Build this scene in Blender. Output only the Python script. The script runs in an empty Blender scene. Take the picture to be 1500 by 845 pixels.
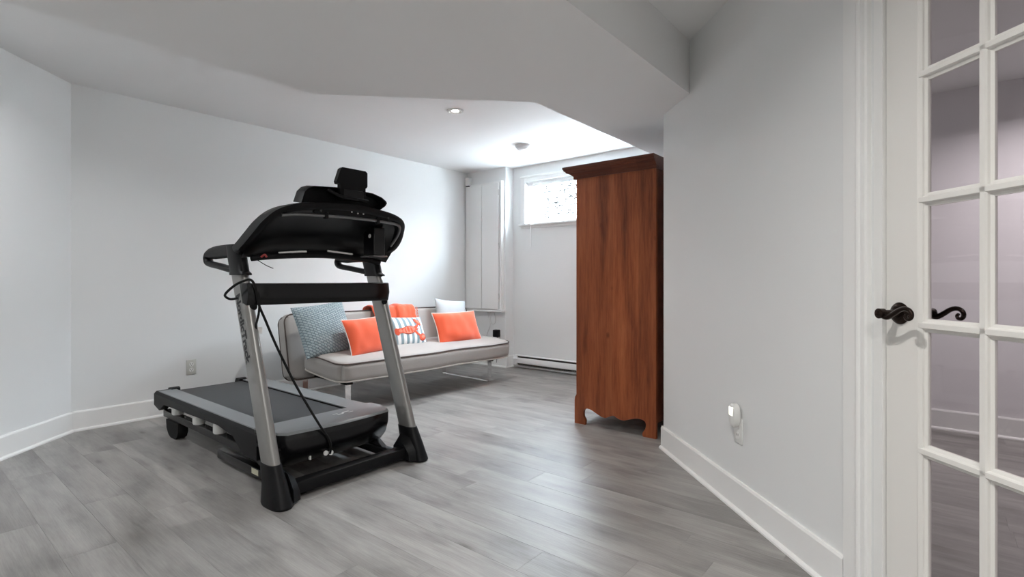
import bpy, bmesh, math, random
from mathutils import Vector, Matrix, noise, geometry
random.seed(7)
sc = bpy.context.scene
COL = sc.collection
R = math.radians
PI = math.pi

# ------------------------------------------------------------------ camera, world, light, exposure
cam_d = bpy.data.cameras.new('camera')
cam_d.sensor_width = 36.0
cam_d.lens = 36.0 * 760.0 / 1500.0
cam_d.shift_y = -12.5 / 1500.0
cam_d.clip_start = 0.03
cam = bpy.data.objects.new('camera', cam_d)
COL.objects.link(cam)
cam.location = (0, 0, 1.06)
cam.rotation_euler = (R(90), 0, R(39.2))
sc.camera = cam

world = bpy.data.worlds.new('overcast_sky')
sc.world = world
world.use_nodes = True
bg = world.node_tree.nodes['Background']
bg.inputs['Color'].default_value = (0.78, 0.89, 1.0, 1)
bg.inputs['Strength'].default_value = 85.0

def area(name, loc, rot, sx, sy, power, color=(1, 1, 1), portal=False, spread=180):
    l = bpy.data.lights.new(name, 'AREA')
    l.shape = 'RECTANGLE'; l.size = sx; l.size_y = sy
    l.energy = power; l.color = color; l.spread = R(spread)
    if portal: l.cycles.is_portal = True
    o = bpy.data.objects.new(name, l); COL.objects.link(o)
    o.location = loc; o.rotation_euler = rot
    return o
area('window_daylight_portal', (-3.04, 5.10, 1.985), (R(-90), 0, 0), 1.60, 0.50, 1.0, portal=True)

sun_d = bpy.data.lights.new('sun', 'SUN'); sun_d.energy = 150.0; sun_d.angle = R(2.0); sun_d.color = (0.86, 0.94, 1.0)
sun = bpy.data.objects.new('sun', sun_d); COL.objects.link(sun)
sun.rotation_euler = (R(35), 0, R(8)); sun.location = (-3, 2, 8)   # high over the roof, onto the window well's outer wall

sc.view_settings.view_transform = 'Standard'
sc.view_settings.look = 'None'
sc.view_settings.exposure = 0.36
sc.view_settings.gamma = 1.0
sc.view_settings.use_curve_mapping = False
sc.cycles.use_denoising = True
sc.cycles.use_adaptive_sampling = False
sc.cycles.use_guiding = True
sc.cycles.use_surface_guiding = True
sc.cycles.guiding_training_samples = 32
sc.cycles.max_bounces = 10
sc.cycles.diffuse_bounces = 7
sc.cycles.transparent_max_bounces = 12
sc.cycles.sample_clamp_indirect = 40.0

# ------------------------------------------------------------------ materials
MATS = {}
def mat(name, color, rough=0.5, metal=0.0, spec=0.5, coat=0.0, sheen=0.0, emit=None, estr=0.0):
    m = bpy.data.materials.new(name); m.use_nodes = True
    p = m.node_tree.nodes['Principled BSDF']
    p.inputs['Base Color'].default_value = (*color, 1)
    p.inputs['Roughness'].default_value = rough
    p.inputs['Metallic'].default_value = metal
    p.inputs['Specular IOR Level'].default_value = spec
    p.inputs['Coat Weight'].default_value = coat
    p.inputs['Sheen Weight'].default_value = sheen
    if emit:
        p.inputs['Emission Color'].default_value = (*emit, 1)
        p.inputs['Emission Strength'].default_value = estr
    MATS[name] = m
    return m
class N:
    """tiny node helper"""
    def __init__(s, m):
        s.t = m.node_tree; s.p = s.t.nodes['Principled BSDF']
    def n(s, typ, **kw):
        x = s.t.nodes.new(typ)
        for k, v in kw.items():
            if hasattr(x, k): setattr(x, k, v)
        return x
    def l(s, a, b): s.t.links.new(a, b)
    def coord(s, kind='Object', scale=(1, 1, 1), rand=0.0, rot=(0, 0, 0)):
        tc = s.n('ShaderNodeTexCoord'); mp = s.n('ShaderNodeMapping')
        mp.inputs['Scale'].default_value = scale; mp.inputs['Rotation'].default_value = rot
        s.l(tc.outputs[kind], mp.inputs['Vector'])
        if rand:
            oi = s.n('ShaderNodeObjectInfo'); mu = s.n('ShaderNodeMath', operation='MULTIPLY')
            mu.inputs[1].default_value = rand
            s.l(oi.outputs['Random'], mu.inputs[0])
            cb = s.n('ShaderNodeCombineXYZ')
            s.l(mu.outputs[0], cb.inputs[0]); s.l(mu.outputs[0], cb.inputs[1]); s.l(mu.outputs[0], cb.inputs[2])
            s.l(cb.outputs[0], mp.inputs['Location'])
        return mp.outputs['Vector']
    def noise(s, vec, scale=5, detail=4, rough=0.5):
        x = s.n('ShaderNodeTexNoise'); x.inputs['Scale'].default_value = scale
        x.inputs['Detail'].default_value = detail; x.inputs['Roughness'].default_value = rough
        s.l(vec, x.inputs['Vector']); return x.outputs['Fac']
    def ramp(s, fac, stops):
        x = s.n('ShaderNodeValToRGB'); cr = x.color_ramp
        while len(cr.elements) < len(stops): cr.elements.new(0.5)
        for e, (p, c) in zip(cr.elements, stops):
            e.position = p; e.color = (*c, 1) if len(c) == 3 else c
        s.l(fac, x.inputs['Fac']); return x.outputs['Color']
    def mix(s, fac, a, b, blend='MIX'):
        x = s.n('ShaderNodeMix', data_type='RGBA', blend_type=blend)
        if isinstance(fac, (int, float)): x.inputs[0].default_value = fac
        else: s.l(fac, x.inputs[0])
        for v, i in ((a, 6), (b, 7)):
            if isinstance(v, tuple): x.inputs[i].default_value = (*v, 1)
            else: s.l(v, x.inputs[i])
        return x.outputs[2]
    def math(s, op, a, b=None):
        x = s.n('ShaderNodeMath', operation=op)
        for v, i in ((a, 0), (b, 1)):
            if v is None: continue
            if isinstance(v, (int, float)): x.inputs[i].default_value = v
            else: s.l(v, x.inputs[i])
        return x.outputs[0]
    def bump(s, h, strength=0.3, dist=0.01):
        x = s.n('ShaderNodeBump'); x.inputs['Strength'].default_value = strength
        x.inputs['Distance'].default_value = dist
        s.l(h, x.inputs['Height']); s.l(x.outputs['Normal'], s.p.inputs['Normal'])
    def color(s, c): s.l(c, s.p.inputs['Base Color'])

def paint(name, c, rough=0.55, bump=0.06):
    m = mat(name, c, rough, spec=0.35); n = N(m)
    v = n.coord()
    f = n.noise(v, 180, 3, 0.6)
    n.bump(f, bump, 0.002)
    g = n.noise(v, 1.3, 2)
    n.color(n.mix(g, tuple(x * 0.985 for x in c), tuple(min(1, x * 1.015) for x in c)))
    return m
paint('wall_paint', (0.79, 0.80, 0.80), 0.5)
paint('ceiling_paint', (0.82, 0.82, 0.82), 0.7)
paint('trim_paint', (0.84, 0.84, 0.83), 0.35, 0.02)
paint('door_paint', (0.80, 0.785, 0.755), 0.38, 0.03)
paint('room_beyond_paint', (0.80, 0.785, 0.805), 0.6)
mat('white_plastic', (0.80, 0.80, 0.78), 0.35)
mat('white_metal', (0.82, 0.82, 0.82), 0.35)
mat('outlet_slot', (0.03, 0.03, 0.03), 0.6)

# floor planks
m = mat('floor_plank', (0.2, 0.19, 0.18), 0.36, spec=0.55); n = N(m)
v1 = n.coord(scale=(1.1, 7.0, 1), rand=37.0)
v2 = n.coord(scale=(3.0, 90.0, 1), rand=53.0)
v3 = n.coord(scale=(1.6, 3.5, 1), rand=71.0)
st = n.noise(v1, 1.6, 6, 0.62); gr = n.noise(v2, 2.2, 5, 0.7); kn = n.noise(v3, 1.9, 3, 0.5)
c = n.ramp(st, [(0.28, (0.100, 0.094, 0.090)), (0.50, (0.285, 0.276, 0.268)), (0.70, (0.50, 0.49, 0.475))])
c = n.mix(0.50, c, n.ramp(kn, [(0.30, (0.085, 0.080, 0.078)), (0.46, (0.285, 0.276, 0.266)), (0.8, (0.40, 0.39, 0.375))]))
c = n.mix(0.25, c, n.ramp(gr, [(0.3, (0.09, 0.084, 0.08)), (0.65, (0.43, 0.42, 0.405))]))
v4 = n.coord(scale=(1.5, 4.6, 1), rand=19.0); vo = n.n('ShaderNodeTexVoronoi'); vo.inputs['Scale'].default_value = 1.15; n.l(v4, vo.inputs['Vector'])
c = n.mix(1.0, c, n.ramp(vo.outputs['Distance'], [(0.02, (0.42, 0.41, 0.40)), (0.10, (0.80, 0.79, 0.78)), (0.30, (1, 1, 1))]), 'MULTIPLY')
oi = n.n('ShaderNodeObjectInfo')
tone = n.ramp(oi.outputs['Random'], [(0.0, (0.84, 0.83, 0.82)), (0.35, (1.03, 1.02, 1.01)), (0.7, (0.91, 0.90, 0.89)), (1.0, (1.11, 1.10, 1.09))])
n.color(n.mix(1.0, c, tone, 'MULTIPLY'))
rg = n.math('MULTIPLY_ADD', gr, 0.20); n.t.nodes[-1].inputs[2].default_value = 0.30
n.l(rg, n.p.inputs['Roughness'])
n.bump(gr, 0.22, 0.003)

# cherry wood
def wood(name, dark, mid, light, axis_scale=(9, 9, 0.7), coat=0.05):
    m = mat(name, mid, 0.42, spec=0.3, coat=coat); n = N(m)
    n.p.inputs['Coat Roughness'].default_value = 0.25
    v = n.coord(scale=axis_scale); w = n.coord(scale=tuple(a * 6 for a in axis_scale))
    f = n.noise(v, 1.4, 6, 0.6); g = n.noise(w, 1.5, 4, 0.65)
    c = n.ramp(f, [(0.32, dark), (0.52, mid), (0.72, light)])
    c = n.mix(0.28, c, n.ramp(g, [(0.35, dark), (0.65, light)]))
    # separate glued boards: wide bands of tone across the panel
    vb = n.coord(scale=(5.2, 0.0, 0.0)); b = n.n('ShaderNodeTexNoise'); b.noise_dimensions = '1D'
    sx = n.n('ShaderNodeSeparateXYZ'); n.l(vb, sx.inputs[0])
    fl = n.math('FLOOR', sx.outputs[0]); wn = n.n('ShaderNodeTexWhiteNoise', noise_dimensions='1D')
    n.l(fl, wn.inputs['W'])
    t = n.ramp(wn.outputs['Value'], [(0, (0.80, 0.78, 0.78)), (1, (1.12, 1.1, 1.05))])
    c = n.mix(1.0, c, t, 'MULTIPLY')
    vk = n.coord(scale=(6, 6, 3.5)); vo = n.n('ShaderNodeTexVoronoi'); vo.inputs['Scale'].default_value = 1.0
    n.l(vk, vo.inputs['Vector'])
    k = n.ramp(vo.outputs['Distance'], [(0.03, (0.35, 0.3, 0.28)), (0.11, (1, 1, 1))])
    n.color(n.mix(1.0, c, k, 'MULTIPLY'))
    n.bump(g, 0.05, 0.002)
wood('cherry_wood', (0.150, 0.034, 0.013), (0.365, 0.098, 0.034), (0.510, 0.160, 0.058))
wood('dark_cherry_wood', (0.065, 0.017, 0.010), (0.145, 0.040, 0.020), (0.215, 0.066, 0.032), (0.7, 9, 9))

mat('black_plastic', (0.007, 0.007, 0.008), 0.45, spec=0.18)
n = N(MATS['black_plastic']); n.bump(n.noise(n.coord(), 900, 2), 0.10, 0.0006)
mat('gloss_black', (0.006, 0.006, 0.007), 0.22, spec=0.35)
mat('dark_cavity_plastic', (0.006, 0.006, 0.007), 0.28, spec=0.4)
mat('black_rubber', (0.007, 0.007, 0.007), 0.65, spec=0.2)
m = mat('running_belt_rubber', (0.030, 0.032, 0.034), 0.55); n = N(m)
n.bump(n.noise(n.coord(), 420, 2), 0.35, 0.001)
m = mat('grey_plastic', (0.20, 0.21, 0.215), 0.42); n = N(m)
n.bump(n.noise(n.coord(), 500, 2), 0.12, 0.0008)
mat('silver_paint', (0.30, 0.295, 0.285), 0.36, 0.6)
mat('steel', (0.22, 0.22, 0.22), 0.32, 0.9)
mat('chrome', (0.86, 0.86, 0.86), 0.06, 1.0)
mat('bronze', (0.030, 0.020, 0.016), 0.26, 0.85)
mat('bronze_edge', (0.16, 0.085, 0.05), 0.3, 0.9)
mat('white_rubber', (0.72, 0.72, 0.70), 0.5)
mat('lettering_black', (0.010, 0.010, 0.012), 0.5)
mat('sticker', (0.62, 0.60, 0.45), 0.5)
mat('red_wire', (0.35, 0.05, 0.05), 0.5)

def fabric(name, c, c2, scale=420, rough=0.9, bump=0.35, sheen=0.25):
    m = mat(name, c, rough, spec=0.15, sheen=sheen); n = N(m)
    v = n.coord()
    f = n.noise(v, scale, 3, 0.7); g = n.noise(v, 6, 3)
    col = n.mix(f, c, c2); col = n.mix(n.math('MULTIPLY', g, 0.35), col, tuple(x * 0.82 for x in c))
    n.color(col); n.bump(f, bump, 0.0015)
    return m
fabric('futon_fabric', (0.40, 0.375, 0.355), (0.49, 0.465, 0.445), 300)
fabric('futon_piping', (0.085, 0.065, 0.058), (0.12, 0.09, 0.08))
fabric('pale_piping', (0.58, 0.54, 0.50), (0.66, 0.62, 0.58))
fabric('orange_velvet', (0.86, 0.115, 0.048), (0.92, 0.16, 0.07), 260, 0.85, 0.2, 0.5)
fabric('pale_blue_linen', (0.55, 0.60, 0.63), (0.68, 0.72, 0.74), 350)
fabric('white_piping', (0.78, 0.74, 0.70), (0.85, 0.80, 0.76))
# woven blue cushion
m = mat('woven_blue', (0.35, 0.42, 0.45), 0.9, spec=0.15); n = N(m)
vv = n.coord(scale=(1, 1, 1), rot=(0, 0, R(38)))
b = n.n('ShaderNodeTexBrick'); n.l(vv, b.inputs['Vector'])
b.inputs['Scale'].default_value = 17; b.inputs['Mortar Size'].default_value = 0.07; b.inputs['Mortar Smooth'].default_value = 0.8
b.inputs['Brick Width'].default_value = 0.55; b.inputs['Row Height'].default_value = 0.32
b.inputs['Color1'].default_value = (0.46, 0.56, 0.60, 1); b.inputs['Color2'].default_value = (0.33, 0.43, 0.47, 1)
b.inputs['Mortar'].default_value = (0.14, 0.20, 0.23, 1)
n.color(n.mix(n.math('MULTIPLY', n.noise(vv, 200, 2), 0.5), b.outputs['Color'], (0.52, 0.60, 0.63)))
iv = n.math('SUBTRACT', 1.0, b.outputs['Fac']); n.bump(iv, 0.9, 0.006)
# striped cushion
m = mat('striped_canvas', (0.8, 0.8, 0.8), 0.9, spec=0.15); n = N(m)
sx = n.n('ShaderNodeSeparateXYZ'); n.l(n.coord(scale=(17, 1, 1)), sx.inputs[0])
fr = n.math('FRACT', sx.outputs[0]); gt = n.math('GREATER_THAN', fr, 0.48)
n.color(n.mix(gt, (0.27, 0.37, 0.42), (0.82, 0.83, 0.83)))
n.bump(n.noise(n.coord(), 500, 2), 0.3, 0.001)
mat('lobster_red', (0.72, 0.13, 0.075), 0.9, spec=0.1)
mat('lobster_light', (0.80, 0.27, 0.19), 0.9, spec=0.1)
mat('lobster_dark', (0.40, 0.05, 0.04), 0.9, spec=0.1)

def glass(name, tint=(1, 1, 1)):
    m = bpy.data.materials.new(name); m.use_nodes = True; t = m.node_tree; t.nodes.clear()
    o = t.nodes.new('ShaderNodeOutputMaterial'); mx = t.nodes.new('ShaderNodeMixShader')
    tr = t.nodes.new('ShaderNodeBsdfTransparent'); gl = t.nodes.new('ShaderNodeBsdfGlossy'); fr = t.nodes.new('ShaderNodeFresnel')
    tr.inputs['Color'].default_value = (*tint, 1); gl.inputs['Roughness'].default_value = 0.01
    # the same 1.45 whichever side of the thin pane a ray meets
    ge = t.nodes.new('ShaderNodeNewGeometry'); mr = t.nodes.new('ShaderNodeMapRange')
    mr.inputs['To Min'].default_value = 1.45; mr.inputs['To Max'].default_value = 1 / 1.45
    t.links.new(ge.outputs['Backfacing'], mr.inputs['Value']); t.links.new(mr.outputs['Result'], fr.inputs['IOR'])
    t.links.new(fr.outputs[0], mx.inputs[0]); t.links.new(tr.outputs[0], mx.inputs[1]); t.links.new(gl.outputs[0], mx.inputs[2])
    t.links.new(mx.outputs[0], o.inputs['Surface']); MATS[name] = m
glass('pane_glass', (0.97, 0.98, 0.98))
glass('door_glass', (0.95, 0.925, 0.935))
m = mat('well_stone', (0.55, 0.54, 0.52), 0.9); n = N(m)
n.bump(n.noise(n.coord(), 30, 4), 0.5, 0.02)
oi = n.n('ShaderNodeObjectInfo')
n.color(n.ramp(n.noise(n.coord(scale=(1, 1, 2.2)), 15, 2), [(0.43, (0.008, 0.008, 0.008)), (0.47, (0.62, 0.61, 0.60))]))
mat('well_plaster', (0.74, 0.74, 0.73), 0.95)
mat('well_mortar', (0.006, 0.006, 0.006), 0.95)
mat('white_gravel', (0.80, 0.80, 0.79), 0.95)
mat('lamp_glow', (1, 1, 1), 0.5, emit=(1.0, 0.95, 0.86), estr=30.0)
mat('night_glow', (1, 1, 1), 0.5, emit=(1.0, 1.0, 0.80), estr=1.6)
mat('frosted_lens', (0.85, 0.85, 0.86), 0.25)
mat('lamp_trim', (0.62, 0.61, 0.60), 0.35)
mat('fixture_grey', (0.70, 0.70, 0.71), 0.4)
mat('heater_dark', (0.05, 0.045, 0.042), 0.5)
mat('heater_fin', (0.28, 0.27, 0.26), 0.4, 0.6)

# ------------------------------------------------------------------ mesh helpers
class MB:
    def __init__(s): s.v = []; s.f = []
    def add(s, vs, fs):
        o = len(s.v); s.v += [Vector(p) for p in vs]; s.f += [[i + o for i in f] for f in fs]; return s
    def bm(s, b):
        b.verts.index_update()
        s.add([v.co.copy() for v in b.verts], [[v.index for v in f.verts] for f in b.faces]); b.free(); return s
    def box(s, lo, hi, bevel=0.0, seg=2, mtx=None):
        b = bmesh.new(); bmesh.ops.create_cube(b, size=1.0)
        lo = Vector(lo); hi = Vector(hi); c = (lo + hi) / 2; d = hi - lo
        for v in b.verts: v.co = Vector((v.co.x * d.x, v.co.y * d.y, v.co.z * d.z)) + c
        if bevel > 0:
            bmesh.ops.bevel(b, geom=b.edges[:], offset=min(bevel, 0.49 * min(abs(d.x), abs(d.y), abs(d.z))), segments=seg, affect='EDGES', profile=0.5)
        if mtx is not None: bmesh.ops.transform(b, matrix=mtx, verts=b.verts[:])
        return s.bm(b)
    def loft(s, rings, cap=True, closed=True):
        k = len(rings[0]); vs = [p for r in rings for p in r]; fs = []
        for i in range(len(rings) - 1):
            for j in range(k if closed else k - 1):
                a = i * k + j; b = i * k + (j + 1) % k
                fs.append([a, b, b + k, a + k])
        if cap and closed:
            fs.append(list(range(k))[::-1]); fs.append([len(vs) - k + j for j in range(k)])
        return s.add(vs, fs)
    def tube(s, pts, r, n=10, cap=True, closed=False):
        pts = [Vector(p) for p in pts]; rings = []; up = None
        m = len(pts)
        for i, p in enumerate(pts):
            if closed: t = (pts[(i + 1) % m] - pts[i - 1]).normalized()
            else: t = (pts[min(i + 1, m - 1)] - pts[max(i - 1, 0)]).normalized()
            if up is None:
                up = Vector((0, 0, 1)) if abs(t.z) < 0.9 else Vector((1, 0, 0))
            u = (up - t * up.dot(t)).normalized(); w = t.cross(u); up = u
            rr = r(i / max(1, m - 1)) if callable(r) else r
            rings.append([p + (u * math.cos(2 * PI * k / n) + w * math.sin(2 * PI * k / n)) * rr for k in range(n)])
        if closed: rings.append(rings[0]); cap = False
        return s.loft(rings, cap)
    def prism(s, poly, axis, a, b):
        """extrude a 2-D polygon along an axis ('x','y','z')"""
        def P(q, t):
            return {'x': (t, q[0], q[1]), 'y': (q[0], t, q[1]), 'z': (q[0], q[1], t)}[axis]
        k = len(poly)
        vs = [P(q, a) for q in poly] + [P(q, b) for q in poly]
        fs = [list(range(k))[::-1], list(range(k, 2 * k))] + [[i, (i + 1) % k, k + (i + 1) % k, k + i] for i in range(k)]
        return s.add(vs, fs)
    def cprism(s, poly, axis, a, b):
        """extrude a concave 2-D polygon, caps tessellated"""
        def P(q, t):
            return {'x': (t, q[0], q[1]), 'y': (q[0], t, q[1]), 'z': (q[0], q[1], t)}[axis]
        k = len(poly); tri = geometry.tessellate_polygon([[Vector((q[0], q[1], 0)) for q in poly]])
        vs = [P(q, a) for q in poly] + [P(q, b) for q in poly]
        fs = [list(t) for t in tri] + [[i + k for i in t][::-1] for t in tri] + [[i, (i + 1) % k, k + (i + 1) % k, k + i] for i in range(k)]
        return s.add(vs, fs)
    def lathe(s, prof, c=(0, 0, 0), axis='z', n=28, ring=False):
        c = Vector(c); rings = []
        closed_ring = ring
        if ring: prof = list(prof) + [prof[0]]
        for r, t in prof:
            ring = []
            for k in range(n):
                x = r * math.cos(2 * PI * k / n); y = r * math.sin(2 * PI * k / n)
                ring.append(c + Vector({'z': (x, y, t), 'y': (x, t, y), 'x': (t, x, y)}[axis]))
            rings.append(ring)
        return s.loft(rings, cap=not closed_ring)
    def mesh(s, name, smooth=38):
        me = bpy.data.meshes.new(name); me.from_pydata([tuple(v) for v in s.v], [], s.f); me.validate()
        b = bmesh.new(); b.from_mesh(me)
        bmesh.ops.recalc_face_normals(b, faces=b.faces[:]); b.to_mesh(me); b.free()
        if smooth:
            for p in me.polygons: p.use_smooth = True
            me.set_sharp_from_angle(angle=R(smooth))
        return me
    def build(s, name, material, parent=None, org=None, smooth=38):
        if org is not None:
            o3 = Vector(org)
            for v in s.v: v -= o3
        me = s.mesh(name, smooth); me.materials.append(MATS[material])
        o = bpy.data.objects.new(name, me); COL.objects.link(o)
        if parent is not None: o.parent = parent
        return o

def tag(o, label=None, cat=None, group=None, kind=None):
    if label: o['label'] = label
    if cat: o['category'] = cat
    if group: o['group'] = group
    if kind: o['kind'] = kind
    return o
def thing(name, label, cat, loc=(0, 0, 0), rotz=0.0, group=None):
    o = bpy.data.objects.new(name, None); COL.objects.link(o)
    o.empty_display_size = 0.1
    o.location = loc; o.rotation_euler = (0, 0, rotz)
    return tag(o, label, cat, group)
def struct(o): o['kind'] = 'structure'; return o
def smoothpts(pts, sub=6):
    """Catmull-Rom through points"""
    P = [Vector(p) for p in pts]; out = []
    for i in range(len(P) - 1):
        p0 = P[max(i - 1, 0)]; p1 = P[i]; p2 = P[i + 1]; p3 = P[min(i + 2, len(P) - 1)]
        for k in range(sub):
            t = k / sub
            out.append(0.5 * ((2 * p1) + (p2 - p0) * t + (2 * p0 - 5 * p1 + 4 * p2 - p3) * t * t + (3 * p1 - p0 - 3 * p2 + p3) * t ** 3))
    out.append(P[-1]); return out

# ------------------------------------------------------------------ room shell
ZC = 2.43           # main ceiling
ZN = 2.395          # ceiling on the near side of the soffit
ZS = 2.10           # soffit
YC = 4.96           # window wall
YD = 4.82           # short wall with the panel cover
XA = -4.67          # long left wall
KB = 1.81           # door wall plane: x + y = KB
Q = 1 / math.sqrt(2)
def bpt(s, d=0.0):  # point along the door wall, d = distance out into the room
    return Vector((-1.325 + s * Q - d * Q, 3.135 - s * Q - d * Q, 0))

def wall(name, p0, p1, z0, z1, material, thick=0.12, openings=(), e0=0.0, e1=0.0):
    """slab whose room face runs p0->p1; the slab thickens to the right of that direction"""
    p0 = Vector((*p0, 0)); p1 = Vector((*p1, 0)); d = (p1 - p0).normalized(); L = (p1 - p0).length
    nrm = Vector((d.y, -d.x, 0))
    ss = sorted({-e0, L + e1, *[o[0] for o in openings], *[o[1] for o in openings]})
    zs = sorted({z0, z1, *[o[2] for o in openings], *[o[3] for o in openings]})
    mb = MB()
    for i in range(len(ss) - 1):
        for j in range(len(zs) - 1):
            sm = (ss[i] + ss[i + 1]) / 2; zm = (zs[j] + zs[j + 1]) / 2
            if any(o[0] < sm < o[1] and o[2] < zm < o[3] for o in openings): continue
            c = []
            for t in (0, thick):
                for s_, z_ in ((ss[i], zs[j]), (ss[i + 1], zs[j]), (ss[i + 1], zs[j + 1]), (ss[i], zs[j + 1])):
                    q = p0 + d * s_ + nrm * t; c.append((q.x, q.y, z_))
            mb.add(c, [[0, 1, 2, 3], [7, 6, 5, 4], [0, 4, 5, 1], [1, 5, 6, 2], [2, 6, 7, 3], [3, 7, 4, 0]])
    return struct(mb.build(name, material, smooth=0))

DOOR_S0, DOOR_S1, DOOR_H = 1.665, 2.485, 2.075
WIN = (-3.83, -2.25, 1.735, 2.235)   # x0, x1, z0, z1
ZT = ZC + 0.02
# room face on the left hand of travel, slab to the right of it
wall('wall_left', (XA, YC + 0.1), (XA, 0.86), 0, ZT, 'wall_paint', e1=0.05)
wall('wall_left_angled', (XA, 0.86), (-1.31, -2.5), 0, ZT, 'wall_paint', e0=0.05, e1=0.1)
wall('wall_front', (-1.31, -2.5), (2.6, -2.5), 0, ZT, 'wall_paint', e0=0.1, e1=0.1)
wall('wall_side', (2.6, -2.5), (2.6, 4.79), 0, ZT, 'wall_paint', e0=0.1, e1=0.1)
wall('wall_back_short', (-4.03, YD), (XA, YD), 0, ZT, 'wall_paint', 0.14)
wall('wall_back', (-1.325, YC), (-4.03, YC), 0, ZT, 'wall_paint', 0.24,
     openings=[(-1.325 - WIN[1], -1.325 - WIN[0], WIN[2], WIN[3])], e0=0.12, e1=0.70)
wall('wall_alcove', (-1.325, 3.135), (-1.325, YC), 0, ZT, 'wall_paint', 0.12)
b1 = (2.6, KB - 2.6)
wall('wall_right', b1, (-1.325, 3.135), 0, ZT, 'wall_paint', 0.12,
     openings=[(5.551 - DOOR_S1, 5.551 - DOOR_S0, -0.1, DOOR_H)])
wall('wall_beyond', (2.7, 4.79), (-1.205, 4.79), 0, ZT, 'room_beyond_paint', 0.14)

mb = MB(); mb.box((-5.0, -2.75, ZC), (2.9, 5.3, ZC + 0.15)); struct(mb.build('ceiling', 'ceiling_paint', smooth=0))
mb = MB(); mb.prism([(-1.063, -2.5), (2.6, -2.5), (2.6, 4.79), (-1.205, 4.79), (-1.205, 3.15), (-1.063, 2.873)], 'z', ZN, ZC - 0.001)
struct(mb.build('ceiling_near', 'ceiling_paint', smooth=0))
mb = MB(); mb.prism([(-2.70, -1.11), (-1.31, -2.5), (-1.063, -2.5), (-1.063, 2.873), (-1.325, 3.135), (-1.325, YC), (-1.815, YC),
                     (-1.815, 2.442), (-2.70, 1.545)], 'z', ZS, ZC - 0.001)
struct(mb.build('ceiling_soffit', 'ceiling_paint', smooth=0))

# floor: slab and planks
FZ = -0.012
mb = MB(); mb.box((-5.0, -2.75, FZ - 0.12), (2.9, 5.3, FZ)); floor = struct(mb.build('floor', 'floor_plank', smooth=0))
def plank_mesh(x0, x1, w):
    g = 0.0002; be = 0.0008
    lo = [(x0 + g, g), (x1 - g, g), (x1 - g, w - g), (x0 + g, w - g)]
    ti = [(x0 + g + be, g + be), (x1 - g - be, g + be), (x1 - g - be, w - g - be), (x0 + g + be, w - g - be)]
    mb = MB()
    mb.add([(a, b, FZ) for a, b in lo] + [(a, b, -be * 0.5) for a, b in lo] + [(a, b, 0) for a, b in ti],
           [[0, 1, 5, 4], [1, 2, 6, 5], [2, 3, 7, 6], [3, 0, 4, 7], [4, 5, 9, 8], [5, 6, 10, 9], [6, 7, 11, 10], [7, 4, 8, 11], [8, 9, 10, 11]])
    me = mb.mesh('plank', 0); me.materials.append(MATS['floor_plank']); return me
PW, PL = 0.172, 1.22
full = plank_mesh(0, PL, PW); cache = {}
def inside(x, y):
    return x > -5.2 and y < 5.1 and (x + y) > -4.2 and (-math.sin(R(39.2)) * x + math.cos(R(39.2)) * y) > 0.5 and x < 2.6
row = 0; y = 0.446 - PW * 12; offs = [0.0, 0.79, 0.37, 1.02, 0.56, 0.16, 0.90, 0.48]
npl = 0
while y < YC:
    off = -2.566 if row == 12 else -2.566 + offs[(row * 5 + 3) % 8] + 0.11 * ((row * 7) % 3)
    if row == 11: off = -3.028
    x = off - PL * 6
    while x < 2.6:
        x0 = max(x, XA - 0.02); x1 = min(x + PL, 2.6)
        w = min(PW, YC + 0.02 - y)
        if x1 - x0 > 0.03 and any(inside(px, py) for px in (x0, (x0 + x1) / 2, x1) for py in (y, y + w)):
            if x1 - x0 > PL - 1e-4 and w > PW - 1e-4: me = full
            else: me = plank_mesh(0, x1 - x0, w)
            o = bpy.data.objects.new('plank', me); COL.objects.link(o); o.parent = floor
            o.location = (x0, y, 0); npl += 1
        x += PL
    y += PW; row += 1
print('planks', npl)

# baseboards with shoe moulding
def baseboard(name, p0, p1, h=0.14, e0=0.0, e1=0.0):
    """room side is on the left of p0->p1"""
    p0 = Vector((*p0, 0)); p1 = Vector((*p1, 0)); d = (p1 - p0).normalized(); nrm = Vector((-d.y, d.x, 0))
    a = p0 - d * e0; b = p1 + d * e1
    def sweep(prof):
        m = MB(); m.loft([[q + nrm * u + Vector((0, 0, z)) for u, z in prof] for q in (a, b)]); return m
    o = struct(sweep([(0, 0), (0.013, 0), (0.013, h - 0.010), (0.008, h), (0, h)]).build(name, 'trim_paint', smooth=0))
    sweep([(0.013, 0), (0.027, 0), (0.0265, 0.008), (0.022, 0.014), (0.013, 0.018)]).build('shoe_moulding', 'trim_paint', o, smooth=0)
    return o
baseboard('baseboard_left', (XA, YD), (XA, 0.86), e1=0.01)
baseboard('baseboard_left_angled', (XA, 0.86), (-1.31, -2.5), e0=0.01)
baseboard('baseboard_back_short', (-4.03, YD), (XA, YD), e0=0.027)
baseboard('baseboard_back', (-1.325, YC), (-4.03, YC))
baseboard('baseboard_alcove', (-1.325, 3.135), (-1.325, YC), e0=0.01)
p = bpt(1.548); baseboard('baseboard_right', (p.x, p.y), (-1.325, 3.135), e1=0.012)
p = bpt(2.60); baseboard('baseboard_right_rear', b1, (p.x, p.y))
baseboard('baseboard_beyond', (2.6, 4.79), (-1.205, 4.79))
baseboard('baseboard_front', (-1.31, -2.5), (2.6, -2.5))
# return baseboard on the little jog next to the panel wall
baseboard('baseboard_jog', (-4.03, YC), (-4.03, YD))

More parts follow.
